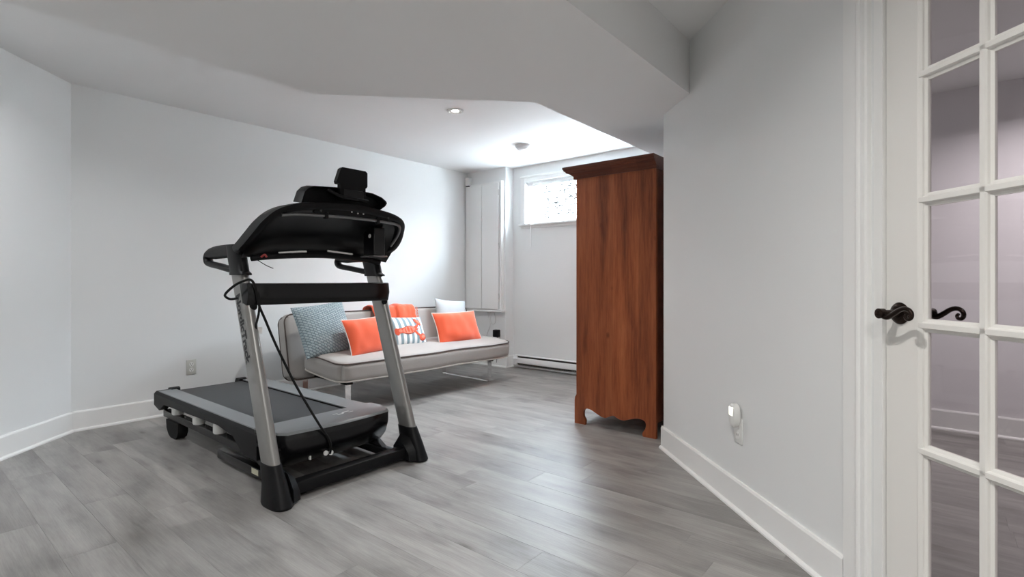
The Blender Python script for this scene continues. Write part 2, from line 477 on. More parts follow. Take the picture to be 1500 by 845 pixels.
# ------------------------------------------------------------------ window in the back wall
x0, x1, z0, z1 = WIN
win = struct(MB().box((x0 - 0.002, YC + 0.055, z0), (x0 + 0.03, YC + 0.13, z1)).box((x1 - 0.03, YC + 0.055, z0), (x1 + 0.002, YC + 0.13, z1))
             .box((x0 + 0.03, YC + 0.055, z0), (x1 - 0.03, YC + 0.13, z0 + 0.03)).box((x0 + 0.03, YC + 0.055, z1 - 0.03), (x1 - 0.03, YC + 0.13, z1))
             .box(((x0 + x1) / 2 - 0.02, YC + 0.06, z0 + 0.03), ((x0 + x1) / 2 + 0.02, YC + 0.125, z1 - 0.03)).build('window_1', 'white_plastic', smooth=0))
xm = (x0 + x1) / 2
for a, b in ((x0 + 0.03, xm - 0.02), (xm + 0.02, x1 - 0.03)):
    MB().box((a, YC + 0.085, z0 + 0.03), (b, YC + 0.09, z1 - 0.03)).build('pane', 'pane_glass', win, smooth=0)
cz = 0.07
c = MB()
def casing_strip(mb, ax0, ax1, az0, az1):
    mb.box((ax0, YC - 0.014, az0), (ax1, YC, az1), 0.003, 1)
t1 = MB(); casing_strip(t1, x0 - cz, x0 - 0.004, z0 - 0.02, z1 + cz)
casing_strip(t1, x1 + 0.004, x1 + cz, z0 - 0.02, z1 + cz); casing_strip(t1, x0 - 0.004, x1 + 0.004, z1 + 0.004, z1 + cz)
t1.box((x0 - cz - 0.006, YC - 0.022, z1 + cz - 0.02), (x1 + cz + 0.006, YC, z1 + cz + 0.004), 0.003, 1)
t1.box((x0 - cz, YC - 0.014, z0 - 0.055), (x1 + cz, YC, z0 - 0.024), 0.003, 1)
o = struct(t1.build('trim_1', 'trim_paint', smooth=0)); o.name = 'trim_1'
MB().box((x0 - cz - 0.015, YC - 0.04, z0 - 0.024), (x1 + cz + 0.015, YC + 0.05, z0), 0.004, 2).build('window_sill', 'trim_paint', o)
# raised blind: head rail, stack of slats, wand
bl = thing('window_blind', 'white slatted blind drawn up to the top of the basement window', 'blind', (xm, YC + 0.03, z1))
MB().box((x0 + 0.012, YC + 0.012, z1 - 0.028), (x1 - 0.012, YC + 0.045, z1 - 0.002), 0.002, 1).build('head_rail', 'white_metal', bl, bl.location)
for k in range(5):
    MB().box((x0 + 0.016, YC + 0.014, z1 - 0.034 - 0.005 * k), (x1 - 0.016, YC + 0.042, z1 - 0.0315 - 0.005 * k)).build('slat', 'white_metal', bl, bl.location, smooth=0)
MB().tube([(-3.707, YC - 0.005, 2.222), (-3.709, YC - 0.03, 2.17), (-3.716, YC - 0.05, 1.74), (-3.725, YC - 0.047, 1.45)], 0.0026, 6).build('wand', 'frosted_lens', bl, bl.location)

# window well outside: stone wall, side walls, bright gravel
YW = YC + 0.24
MB().box((-4.6, YW, 1.30), (-1.6, YW + 1.30, 1.55)).build('window_well_floor', 'white_gravel', smooth=0)
o = bpy.data.objects['window_well_floor']; tag(o, 'pale gravel at the bottom of the window well outside', 'gravel', kind='stuff')
ww = thing('window_well', 'rough stone wall of the window well seen through the bright window', 'wall', (-3.2, YW + 0.85, 1.55))
MB().box((-4.5, YW + 0.90, 1.55), (-1.6, YW + 1.05, 2.50)).build('mortar', 'well_mortar', ww, ww.location, smooth=0)
MB().box((-4.5, YW, 1.55), (-4.38, YW + 0.90, 2.50)).build('side_wall', 'well_plaster', ww, ww.location, smooth=0)
MB().box((-1.82, YW, 1.55), (-1.6, YW + 0.90, 2.50)).build('side_wall', 'well_plaster', ww, ww.location, smooth=0)  # unseen right side, added to keep side sky light off the left wall
rnd = random.Random(3); zz = 1.552; rub = MB()
while zz < 2.48:
    hh = rnd.uniform(0.030, 0.046); xx = -4.379
    while xx < -1.82:
        wd = rnd.uniform(0.045, 0.12); g1 = rnd.uniform(0.004, 0.011); g2 = rnd.uniform(0.003, 0.009)
        rub.box((xx + g1, YW + 0.855 + rnd.uniform(0, 0.03), zz + g2), (min(xx + wd, -1.821) - g1, YW + 0.905, zz + hh - g2), 0.006, 1)
        xx += wd
    zz += hh
rb_ = rub.build('rubble_stones', 'well_stone', ww, ww.location); rb_['kind'] = 'stuff'

# ------------------------------------------------------------------ recessed lamp + round fixture
def downlight(name, label, x, y, z, power, col, strength_spread=150, r=0.047):
    t = thing(name, label, 'lamp', (x, y, z))
    MB().lathe([(r - 0.002, -0.001), (r + 0.022, -0.0005), (r + 0.020, -0.007), (r + 0.006, -0.010), (r - 0.002, -0.006)], n=32, ring=True).build('trim_ring', 'lamp_trim', t)
    MB().lathe([(0.027, -0.0012), (r - 0.0025, -0.0008), (r - 0.0025, -0.0052), (0.027, -0.0022)], n=28, ring=True).build('baffle', 'fixture_grey', t)
    MB().lathe([(0.001, -0.0012), (0.0265, -0.0012), (0.0265, -0.004), (0.001, -0.006)], n=28).build('bulb', 'lamp_glow', t)
    l = bpy.data.lights.new(name + '_light', 'AREA'); l.shape = 'DISK'; l.size = 0.05; l.energy = power; l.color = col
    l.spread = R(strength_spread)
    lo = bpy.data.objects.new('light', l); COL.objects.link(lo); lo.parent = t; lo.location = (0, 0, -0.0115)
    return t
downlight('recessed_downlight', 'small recessed downlight glowing in the ceiling above the treadmill', -3.009, 2.964, ZC, 14, (1.0, 0.97, 0.93))
# three added, unseen lamps brighten door wall and left side; fourth lights room beyond
downlight('recessed_downlight', 'added fill downlight in the near ceiling by the glass door, out of frame', -0.50, 0.55, ZN, 17, (1.0, 0.975, 0.94))
downlight('recessed_downlight', 'added fill downlight in the near ceiling behind the camera, out of frame', 0.70, -0.70, ZN, 26, (1.0, 0.98, 0.95))
downlight('recessed_downlight', 'added fill downlight in the left ceiling beside the angled wall, out of frame', -3.35, 0.35, ZC, 9, (0.97, 0.985, 1.0))
downlight('recessed_downlight', 'recessed downlight in the room beyond the glass door', 0.75, 3.95, ZN, 17, (1.0, 0.95, 0.96))

t = thing('ceiling_fixture', 'round white flush ceiling fixture near the window', 'ceiling fixture', (-3.249, 4.171, ZC))
MB().lathe([(0.001, 0.0), (0.082, 0.0), (0.084, -0.010), (0.080, -0.026), (0.070, -0.036), (0.001, -0.036)], n=40).build('body', 'fixture_grey', t)
MB().lathe([(0.001, -0.0362), (0.064, -0.0362), (0.062, -0.046), (0.052, -0.052), (0.001, -0.054)], n=36).build('lens', 'frosted_lens', t)

# ------------------------------------------------------------------ glass door in the right wall
dr_rot = R(-45)
class Frame:
    pass
dbase = bpt(0.0)
door = struct(bpy.data.objects.new('door_1', None)); COL.objects.link(door)
door.location = dbase; door.rotation_euler = (0, 0, dr_rot)
door['label'] = 'white french door with fifteen glass panes and a dark bronze lever'
# local: x along the wall, y into the wall (0 = room face), z up
D0, D1 = 1.700, 2.452; DY0, DY1 = 0.010, 0.045; ZB, ZTp = 0.010, 2.045
GX0, GX1, GZ0, GZ1 = 1.822, 2.330, 0.220, 1.985
NX, NZ = 3, 5
px_ = (GX1 - GX0) / NX; pz_ = (GZ1 - GZ0) / NZ
MB().box((D0, DY0, ZB), (GX0 - 0.012, DY1, ZTp), 0.002, 1).build('stile', 'door_paint', door)
MB().box((GX1 + 0.012, DY0, ZB), (D1, DY1, ZTp), 0.002, 1).build('stile', 'door_paint', door)
MB().box((GX0 - 0.012, DY0, ZB), (GX1 + 0.012, DY1, GZ0 - 0.012), 0.0).build('bottom_rail', 'door_paint', door, smooth=0)
MB().box((GX0 - 0.012, DY0, GZ1 + 0.012), (GX1 + 0.012, DY1, ZTp), 0.0).build('top_rail', 'door_paint', door, smooth=0)
YM = (DY0 + DY1) / 2
# glazing mould around the glass, both faces, as a stepped frame
def mould_prof(sgn):
    # (distance from the outer edge towards the glass, y)
    f = DY0 if sgn < 0 else DY1
    return [(0.0, f), (0.0, YM), (0.020, YM), (0.0195, f - sgn * 0.012), (0.012, f - sgn * 0.009), (0.011, f - sgn * 0.004), (0.004, f - sgn * 0.002)]
for side in ('l', 'r', 'b', 't'):
    m_ = MB()
    for sgn in (-1, 1):
        pr = mould_prof(sgn)
        if side == 'l': m_.loft([[Vector((GX0 - 0.012 + u, v, z)) for u, v in pr] for z in (GZ0 - 0.012, GZ1 + 0.012)])
        if side == 'r': m_.loft([[Vector((GX1 + 0.012 - u, v, z)) for u, v in pr] for z in (GZ0 - 0.012, GZ1 + 0.012)])
        if side == 'b': m_.loft([[Vector((x, v, GZ0 - 0.012 + u)) for u, v in pr] for x in (GX0 - 0.012, GX1 + 0.012)])
        if side == 't': m_.loft([[Vector((x, v, GZ1 + 0.012 - u)) for u, v in pr] for x in (GX0 - 0.012, GX1 + 0.012)])
    m_.build('glazing_bead', 'door_paint', door, smooth=0)
def bar_prof(w=0.019):
    a = DY0 + 0.0005; b = DY1 - 0.0005
    return [(-w, YM - 0.004), (-w, a + 0.013), (-0.011, a + 0.010), (-0.0095, a + 0.004), (-0.0065, a), (0.0065, a), (0.0095, a + 0.004), (0.011, a + 0.010), (w, a + 0.013), (w, YM + 0.004),
            (w, b - 0.013), (0.011, b - 0.010), (0.0095, b - 0.004), (0.0065, b), (-0.0065, b), (-0.0095, b - 0.004), (-0.011, b - 0.010), (-w, b - 0.013)]
for i in range(1, NX):
    xb = GX0 + px_ * i
    MB().loft([[Vector((xb + u, v, z)) for u, v in bar_prof()] for z in (GZ0 - 0.005, GZ1 + 0.005)]).build('muntin', 'door_paint', door, smooth=0)
for j in range(1, NZ):
    zb = GZ0 + pz_ * j + 0.006
    MB().loft([[Vector((x, v, zb + u)) for u, v in bar_prof()] for x in (GX0 - 0.012, GX1 + 0.012)]).build('muntin', 'door_paint', door, smooth=0)
pme = None
for i in range(NX):
    for j in range(NZ):
        if pme is None:
            o = MB().box((-px_ / 2 + 0.004, YM - 0.002, -pz_ / 2 + 0.004), (px_ / 2 - 0.004, YM + 0.002, pz_ / 2 - 0.004)).build('pane', 'door_glass', door, smooth=0); pme = o.data
        else:
            o = bpy.data.objects.new('pane', pme); COL.objects.link(o); o.parent = door
        o.location = (GX0 + px_ * (i + 0.5), 0, GZ0 + pz_ * (j + 0.5))
# lever sets, one on each face
def lever(sgn, yf):
    S, Z = 1.752, 0.962
    ro = MB().lathe([(0.001, 0), (0.0315, 0), (0.0325, sgn * 0.003), (0.029, sgn * 0.008), (0.020, sgn * 0.011), (0.001, sgn * 0.0115)], (S, yf, Z), 'y', 32).build('rosette', 'bronze', door)
    ro['label'] = 'dark bronze round rosette and curled lever handle'
    MB().lathe([(0.001, sgn * 0.010), (0.013, sgn * 0.010), (0.0105, sgn * 0.020), (0.0105, sgn * 0.050), (0.0145, sgn * 0.054), (0.0150, sgn * 0.070), (0.011, sgn * 0.073), (0.001, sgn * 0.0735)], (S, yf, Z), 'y', 24).build('spindle', 'bronze', ro)
    pts = [(0.0, -0.003), (0.012, -0.009), (0.026, -0.008), (0.044, 0.002), (0.062, 0.013), (0.078, 0.018), (0.092, 0.016), (0.101, 0.008), (0.102, -0.003), (0.095, -0.010), (0.086, -0.009), (0.083, -0.002), (0.088, 0.003)]
    path = smoothpts([(S + a, yf + sgn * 0.061, Z + b) for a, b in pts], 5)
    MB().tube(path, lambda t: 0.0085 - 0.0045 * t, 10).build('lever', 'bronze', ro)
lever(-1, DY0); lever(1, DY1)
# jambs and casing (structure)
jm = MB()
jm.box((DOOR_S0, 0.0, 0), (D0 - 0.003, 0.12, DOOR_H - 0.02)).box((D1 + 0.003, 0.0, 0), (DOOR_S1, 0.12, DOOR_H - 0.02)).box((DOOR_S0, 0.0, DOOR_H - 0.025), (DOOR_S1, 0.12, DOOR_H))
jm.box((D0 - 0.004, DY1 + 0.003, 0), (D0 + 0.010, DY1 + 0.016, DOOR_H - 0.025)).box((D1 - 0.010, DY1 + 0.003, 0), (D1 + 0.004, DY1 + 0.016, DOOR_H - 0.025))
def in_frame(mbx, name, material, smooth=0):
    o = mbx.build(name, material, smooth=smooth); o.location = dbase; o.rotation_euler = (0, 0, dr_rot); return o
tj = struct(in_frame(jm, 'trim_2', 'trim_paint'))
cs = MB()
CP = [(0.0, 0.0), (0.0, -0.011), (0.004, -0.014), (0.058, -0.015), (0.064, -0.021), (0.070, -0.0225), (0.076, -0.021), (0.080, -0.016), (0.098, -0.017), (0.104, -0.013), (0.106, 0.0)]
for s_out, dirn in ((1.550, 1), (2.600, -1)):
    cs.loft([[Vector((s_out + dirn * u, v, z)) for u, v in CP] for z in (0, DOOR_H + 0.09)])
cs.loft([[Vector((x, v, DOOR_H + 0.095 - u)) for u, v in CP] for x in (1.55, 2.60)])
struct(in_frame(cs, 'trim_3', 'trim_paint'))

# ------------------------------------------------------------------ night light on the door wall
nl = thing('outlet_plate', 'white wall outlet plate below the plug-in night light on the door wall', 'outlet', bpt(0), dr_rot)
NS = 0.885
MB().box((NS - 0.036, -0.006, 0.310), (NS + 0.036, 0.0, 0.428), 0.003, 2).build('cover_plate', 'white_plastic', nl)
for zc in (0.345, 0.392):
    MB().lathe([(0.001, -0.006), (0.0165, -0.006), (0.0165, -0.0075), (0.001, -0.0078)], (NS, 0, zc), 'y', 20).build('socket', 'white_plastic', nl)
    for dx in (-0.006, 0.006):
        MB().box((NS + dx - 0.001, -0.0085, zc - 0.001), (NS + dx + 0.001, -0.0070, zc + 0.009)).build('slot', 'outlet_slot', nl, smooth=0)
nt = thing('night_light', 'small oval plug-in night light glowing pale yellow on the right wall', 'night light', bpt(0), dr_rot)
def oval(cx, cz, w, h, y, n_=24, taper=0.35):
    ring = []
    for k in range(n_):
        a = 2 * PI * k / n_; c_, s_ = math.cos(a), math.sin(a)
        xx = math.copysign(abs(c_) ** 0.8, c_) * w; zz = math.copysign(abs(s_) ** 0.8, s_) * h
        xx *= 1 - taper * max(0, -s_) ** 1.5
        ring.append(Vector((cx + xx, y, cz + zz)))
    return ring
zc = 0.438
MB().loft([oval(NS, zc, 0.028, 0.052, -0.0085), oval(NS, zc, 0.030, 0.055, -0.014), oval(NS, zc, 0.030, 0.055, -0.030), oval(NS, zc, 0.026, 0.050, -0.037), oval(NS, zc, 0.018, 0.040, -0.040)]).build('body', 'white_plastic', nt)
MB().box((NS - 0.0165, -0.0412, zc + 0.000), (NS + 0.0175, -0.034, zc + 0.040), 0.005, 3).build('glowing_lens', 'night_glow', nt)

# ------------------------------------------------------------------ outlet on the left wall
mat('outlet_beige', (0.60, 0.60, 0.56), 0.4)
ol = thing('wall_outlet', 'white duplex wall outlet on the left wall behind the treadmill', 'outlet', (XA, 1.614, 0.355))
MB().box((0, -0.036, -0.060), (0.006, 0.036, 0.060), 0.003, 2).build('cover_plate', 'outlet_beige', ol)
for zz in (-0.022, 0.022):
    s_ = MB().lathe([(0.001, 0.006), (0.0175, 0.006), (0.0170, 0.0078), (0.001, 0.008)], (0, 0, zz), 'x', 20).build('socket', 'white_plastic', ol)
    for dy in (-0.0065, 0.0065):
        MB().box((0.0072, dy - 0.0014, zz), (0.0090, dy + 0.0014, zz + 0.009)).build('slot', 'outlet_slot', s_, smooth=0)
    MB().lathe([(0.0005, 0.0072), (0.0026, 0.0072), (0.0026, 0.0090), (0.0005, 0.0091)], (0, 0, zz - 0.008), 'x', 10).build('slot', 'outlet_slot', s_)
MB().lathe([(0.0005, 0.0055), (0.003, 0.0055), (0.0026, 0.0072), (0.0005, 0.0074)], (0, 0, 0), 'x', 10).build('screw', 'lamp_trim', ol)

# ------------------------------------------------------------------ panel cover on the short wall
pc = thing('panel_cover', 'tall white bi-fold panel cover on the short wall behind the futon', 'cabinet', (-4.35, YD, 0.68))
MB().box((-4.655, YD - 0.030, 0.690), (-4.055, YD, 2.265), 0.002, 1).build('frame', 'trim_paint', pc, pc.location)
for a, b in ((-4.647, -4.377), (-4.369, -4.100)):
    MB().box((a, YD - 0.058, 0.704), (b, YD - 0.031, 2.243), 0.003, 1).build('door', 'trim_paint', pc, pc.location)
MB().box((-4.665, YD - 0.065, 0.668), (-4.035, YD, 0.689), 0.003, 1).build('ledge', 'trim_paint', pc, pc.location)
MB().box((-4.088, YD - 0.046, 0.700), (-4.060, YD - 0.030, 2.262), 0.002, 1).build('hinge_strip', 'trim_paint', pc, pc.location)
for z in (0.86, 1.47, 2.12):
    MB().tube([(-4.092, YD - 0.060, z - 0.035), (-4.092, YD - 0.060, z + 0.035)], 0.007, 10).build('hinge', 'lamp_trim', pc, pc.location)
# sensor in the corner
se = thing('corner_sensor', 'small white motion sensor box in the corner above the panel cover', 'sensor', (-4.63, YD, 2.25))
MB().box((-4.664, YD - 0.055, 2.262), (-4.588, YD - 0.002, 2.365), 0.010, 3).build('body', 'white_plastic', se, se.location)
MB().box((-4.655, YD - 0.050, 2.249), (-4.600, YD - 0.010, 2.2615), 0.004, 2).build('lens_base', 'outlet_slot', se, se.location)
# loose wires below the cover and black adapter
w1 = MB(); w1.tube(smoothpts([(-4.30, YD - 0.02, 0.667), (-4.285, YD - 0.012, 0.56), (-4.27, YD - 0.012, 0.50), (-4.33, YD - 0.012, 0.36), (-4.37, YD - 0.012, 0.20)]), 0.0035, 6)
wo = w1.build('wire', 'lamp_trim'); tag(wo, 'thin grey wire hanging straight down below the panel cover', 'wire')
w2 = MB(); w2.tube(smoothpts([(-4.26, YD - 0.02, 0.667), (-4.265, YD - 0.012, 0.58), (-4.245, YD - 0.012, 0.52), (-4.19, YD - 0.012, 0.53), (-4.185, YD - 0.012, 0.60), (-4.20, YD - 0.02, 0.667)]), 0.0032, 6)
wo = w2.build('wire', 'lamp_trim'); tag(wo, 'thin grey wire looped below the panel cover', 'wire')
ad = thing('power_adapter', 'black plug-in power adapter on the wall behind the futon end', 'adapter', (-4.14, YD, 0.33))
MB().box((-4.178, YD - 0.075, 0.365), (-4.105, YD - 0.007, 0.455), 0.010, 2).build('body', 'black_plastic', ad, ad.location)
MB().box((-4.175, YD - 0.006, 0.32), (-4.105, YD, 0.435), 0.003, 1).build('cover_plate', 'white_plastic', ad, ad.location)
MB().tube([(-4.125, YD - 0.04, 0.366), (-4.125, YD - 0.04, 0.30), (-4.13, YD - 0.03, 0.20), (-4.15, YD - 0.035, 0.05)], 0.003, 6).build('cable', 'black_rubber', ad, ad.location)

# ------------------------------------------------------------------ baseboard heater
ht = thing('baseboard_heater', 'long white electric baseboard heater under the window', 'heater', (-3.2, YC, 0))
hx0, hx1, hy = -3.955, -2.20, YC - 0.027
HZ = 0.028
MB().box((hx0, hy - 0.008, HZ), (hx1, hy, HZ + 0.128), 0.001, 1).build('back_plate', 'white_metal', ht, ht.location)
MB().loft([[Vector((x, hy - a, HZ + b)) for a, b in [(0.050, 0.030), (0.064, 0.038), (0.066, 0.085), (0.056, 0.100), (0.050, 0.100), (0.058, 0.083), (0.056, 0.040)]] for x in (hx0 + 0.06, hx1 - 0.06)]).build('front_cover', 'white_metal', ht, ht.location)
MB().box((hx0 + 0.05, hy - 0.060, HZ + 0.120), (hx1 - 0.05, hy - 0.008, HZ + 0.128), 0.002, 1).build('top_cover', 'white_metal', ht, ht.location)
MB().box((hx0 + 0.06, hy - 0.040, HZ + 0.012), (hx1 - 0.06, hy - 0.0082, HZ + 0.118)).build('heating_core', 'heater_dark', ht, ht.location, smooth=0)
for a, b in ((hx0, hx0 + 0.06), (hx1 - 0.06, hx1)):
    MB().loft([[Vector((x, hy - 0.0081 - u, HZ + v)) for u, v in [(0, 0.0), (0.046, 0.0), (0.056, 0.010), (0.060, 0.085), (0.048, 0.102), (0.036, 0.128), (0, 0.128)]] for x in (a, b)]).build('end_cap', 'white_metal', ht, ht.location, smooth=0)
MB().box((hx0, hy - 0.052, HZ - 0.006), (hx1, hy - 0.0082, HZ - 0.0002), 0.002, 1).build('bottom_lip', 'white_metal', ht, ht.location)
kf = 0
for k in range(60):
    xx = hx0 + 0.08 + k * 0.0245
    MB().box((xx, hy - 0.052, HZ + 0.014), (xx + 0.002, hy - 0.0405, HZ + 0.030)).build('fin', 'heater_fin', ht, ht.location, smooth=0)

# ------------------------------------------------------------------ armoire
AX0, AX1, AY0, AY1 = -2.075, -1.440, 3.28, 4.36
ar = thing('armoire', 'tall cherry-stained wooden armoire with scalloped base and crown cornice', 'armoire', ((AX0 + AX1) / 2, (AY0 + AY1) / 2, 0))
scal = [(-1.985, 0.0), (-1.985, 0.036), (-2.0, 0.063), (-1.997, 0.102), (-1.974, 0.12), (-1.939, 0.118), (-1.9, 0.102), (-1.855, 0.083), (-1.822, 0.078), (-1.79, 0.091), (-1.757, 0.104), (-1.731, 0.094), (-1.699, 0.085), (-1.668, 0.086), (-1.632, 0.099), (-1.591, 0.112), (-1.551, 0.115), (-1.521, 0.106), (-1.511, 0.085), (-1.516, 0.056), (-1.533, 0.03), (-1.536, 0.015), (-1.533, 0.0)]
sp = [(p.x, p.y) for p in smoothpts([(a, b, 0) for a, b in scal], 4)]
side_poly = [(AX0, 0.0)] + sp + [(AX1, 0.0), (AX1, 1.83), (AX0 + 0.016, 1.83), (AX0 + 0.016, 0.215), (AX0 + 0.004, 0.195), (AX0, 0.17)]
def side(y0_, y1_): return MB().cprism(side_poly, 'y', y0_, y1_)
side(AY0, AY0 + 0.024).build('side_panel', 'cherry_wood', ar, ar.location, smooth=30)
side(AY1 - 0.024, AY1).build('side_panel', 'cherry_wood', ar, ar.location, smooth=30)
MB().box((AX1 - 0.012, AY0 + 0.024, 0.10), (AX1 - 0.002, AY1 - 0.024, 1.83)).build('back_panel', 'dark_cherry_wood', ar, ar.location, smooth=0)
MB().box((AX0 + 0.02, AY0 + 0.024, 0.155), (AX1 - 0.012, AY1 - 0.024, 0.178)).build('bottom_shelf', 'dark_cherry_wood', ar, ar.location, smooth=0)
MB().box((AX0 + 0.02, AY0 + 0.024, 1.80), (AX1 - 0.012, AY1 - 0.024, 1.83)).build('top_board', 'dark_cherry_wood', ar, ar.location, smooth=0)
# front apron between the feet
ap = [(AY0 + 0.024, 0.178)]
for k in range(25):
    u = k / 24; ap.append((AY0 + 0.024 + (AY1 - AY0 - 0.048) * u, 0.015 + 0.095 * min(1, math.sin(PI * u) * 16) ** 0.6 - 0.015 * math.cos(4 * PI * u) * math.sin(PI * u)))
ap.append((AY1 - 0.024, 0.178))
MB().cprism(ap, 'x', AX0 + 0.001, AX0 + 0.022).build('front_apron', 'cherry_wood', ar, ar.location, smooth=30)
ym = (AY0 + AY1) / 2
for a, b, kn in ((AY0 + 0.028, ym - 0.002, ym - 0.04), (ym + 0.002, AY1 - 0.028, ym + 0.04)):
    d_ = MB().box((AX0 - 0.004, a, 0.20), (AX0 + 0.016, b, 1.80), 0.003, 1).build('door', 'cherry_wood', ar, ar.location)
    for za, zb in ((0.30, 0.95), (1.05, 1.71)):
        MB().box((AX0 - 0.010, a + 0.09, za), (AX0 - 0.0045, b - 0.09, zb), 0.005, 1).build('raised_panel', 'cherry_wood', d_, ar.location)
    MB().lathe([(0.001, -0.045), (0.012, -0.042), (0.016, -0.034), (0.010, -0.022), (0.007, -0.0045), (0.001, -0.0045)], (AX0, kn, 1.0), 'x', 16).build('knob', 'bronze', d_, ar.location)
# cornice: stepped mould on front and both sides
prof = [(0.000, 1.805), (0.006, 1.805), (0.006, 1.826), (0.012, 1.829), (0.020, 1.838), (0.034, 1.848), (0.046, 1.852), (0.050, 1.862), (0.058, 1.866), (0.062, 1.878), (0.066, 1.880), (0.066, 1.895)]
m_ = MB(); rings = []
for u, z in prof:
    k = 1.18
    rings.append([Vector((AX0 - u * k, AY0 - u * 0.75, z)), Vector((AX1 + 0.006 + 0.0 * u, AY0 - u * 0.75, z)), Vector((AX1 + 0.006, AY1 + u * 0.75, z)), Vector((AX0 - u * k, AY1 + u * 0.75, z))])
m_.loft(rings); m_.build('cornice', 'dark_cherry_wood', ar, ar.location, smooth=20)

# ------------------------------------------------------------------ futon
FR = R(-2.8)
fu = thing('futon', 'light grey upholstered futon sofa on chrome sled legs', 'sofa', (-3.97, 3.22, 0), FR)
# local: x across (front +x), y along, z up
FL = 2.12
def rbox(sx, sy, sz, r, nx, ny, nz, crown=0.0, wob=0.0, seed=0, plan=0.0):
    """rounded box mesh centred at the origin"""
    b = MB(); idx = {}
    def mapv(p):
        h = (sx / 2, sy / 2, sz / 2); q = [max(-h[i] + r, min(h[i] - r, p[i])) for i in range(3)]
        d = Vector([p[i] - q[i] for i in range(3)])
        if d.length > 1e-9: d = d.normalized() * r
        v = Vector(q) + d
        if crown:
            v.z += math.copysign(1, p[2]) * crown * (1 - (2 * v.x / sx) ** 2) * (1 - (2 * v.y / sy) ** 4) if abs(p[2]) > h[2] - 1e-6 else 0
        if plan:
            q2 = [max(-h[i] + plan, min(h[i] - plan, v[i])) for i in range(2)]; dx, dy = v.x - q2[0], v.y - q2[1]
            ln = math.hypot(dx, dy)
            if ln > 1e-9:
                k_ = max(abs(dx), abs(dy)) / ln; v.x = q2[0] + dx * k_; v.y = q2[1] + dy * k_
        if wob:
            n_ = noise.noise(Vector((v.x * 3 + seed, v.y * 2.2, v.z * 2)))
            v.z += wob * n_
        return v
    def axis(s, n_):
        # denser sampling near the rounded edges
        e = [-s / 2 + r * k / 4 for k in range(4)]
        mid = [-s / 2 + r + (s - 2 * r) * k / n_ for k in range(n_ + 1)]
        return e + mid + [-t for t in e[::-1]]
    ax, ay, az = axis(sx, nx), axis(sy, ny), axis(sz, nz)
    def grid(us, vs, fn):
        base = len(b.v); k = len(vs)
        for u in us:
            for w in vs: b.v.append(mapv(fn(u, w)))
        for i in range(len(us) - 1):
            for j in range(k - 1):
                b.f.append([base + i * k + j, base + (i + 1) * k + j, base + (i + 1) * k + j + 1, base + i * k + j + 1])
    for s in (-1, 1):
        grid(ax, ay, lambda u, w: (u, w, s * sz / 2)); grid(ax, az, lambda u, w: (u, s * sy / 2, w)); grid(ay, az, lambda u, w: (s * sx / 2, u, w))
    bm_ = bmesh.new(); vv = [bm_.verts.new(v) for v in b.v]
    for f in b.f:
        try: bm_.faces.new([vv[i] for i in f])
        except ValueError: pass
    bmesh.ops.remove_doubles(bm_, verts=bm_.verts[:], dist=1e-5)
    o = MB(); o.bm(bm_); return o
def xf(mb, M):
    mb.v = [M @ v for v in mb.v]; return mb
def rrect(sx, sy, r, z, n_=8, wz=None):
    out = []
    for cx, cy, a0 in ((sx / 2 - r, sy / 2 - r, 0), (-sx / 2 + r, sy / 2 - r, 90), (-sx / 2 + r, -sy / 2 + r, 180), (sx / 2 - r, -sy / 2 + r, 270)):
        for k in range(n_ + 1):
            a = R(a0 + 90 * k / n_); out.append(Vector((cx + r * math.cos(a), cy + r * math.sin(a), z)))
    # subdivide the long straight runs
    res = []
    for i, p in enumerate(out):
        q = out[(i + 1) % len(out)]; m = max(1, int((q - p).length / 0.08))
        for k in range(m): res.append(p.lerp(q, k / m))
    for p in res:
        if wz: p.z += wz(p)
    return res
SEAT_D, SEAT_T, SL = 0.64, 0.165, 2.00
Ms = Matrix.Translation((0.175, 0.035, 0.360)) @ Matrix.Rotation(R(4.6), 4, 'Y')
seat = xf(rbox(SEAT_D, SL, SEAT_T, 0.050, 12, 36, 3, 0.018, 0.010, 4, 0.11), Ms).build('seat_cushion', 'futon_fabric', fu, smooth=60)
wv = lambda p: 0.010 * noise.noise(Vector((p.x * 3 + 4, p.y * 2.2, p.z * 2)))
MB().tube([Ms @ p for p in rrect(SEAT_D - 0.018, SL - 0.018, 0.105, SEAT_T / 2 - 0.012, wz=wv)], 0.0062, 6, closed=True).build('piping', 'futon_piping', seat)
MB().tube([Ms @ p for p in rrect(SEAT_D - 0.018, SL - 0.018, 0.105, -SEAT_T / 2 + 0.012, wz=wv)], 0.0062, 6, closed=True).build('piping', 'pale_piping', seat)
BK_H, BK_T = 0.575, 0.145
Mb = Matrix.Translation((-0.255, 0, 0.482)) @ Matrix.Rotation(R(90 - 12.5), 4, 'Y') @ Matrix.Rotation(R(180), 4, 'Z')
back = xf(rbox(BK_H, FL, BK_T, 0.05, 8, 24, 3, 0.010, 0.008, 9, 0.08), Mb).build('backrest', 'futon_fabric', fu, smooth=60)
for zz in (BK_T / 2 - 0.014, -BK_T / 2 + 0.014):
    MB().tube([Mb @ p for p in rrect(BK_H - 0.018, FL - 0.018, 0.075, zz)], 0.006, 6, closed=True).build('piping', 'futon_piping', back)
MB().box((-0.28, -FL / 2 + 0.22, 0.225), (0.36, -FL / 2 + 0.26, 0.258), 0.002, 1).box((-0.28, FL / 2 - 0.26, 0.225), (0.36, FL / 2 - 0.22, 0.258), 0.002, 1) \
    .box((-0.24, -FL / 2 + 0.26, 0.225), (-0.20, FL / 2 - 0.26, 0.255), 0.002, 1).build('under_frame', 'black_rubber', fu)
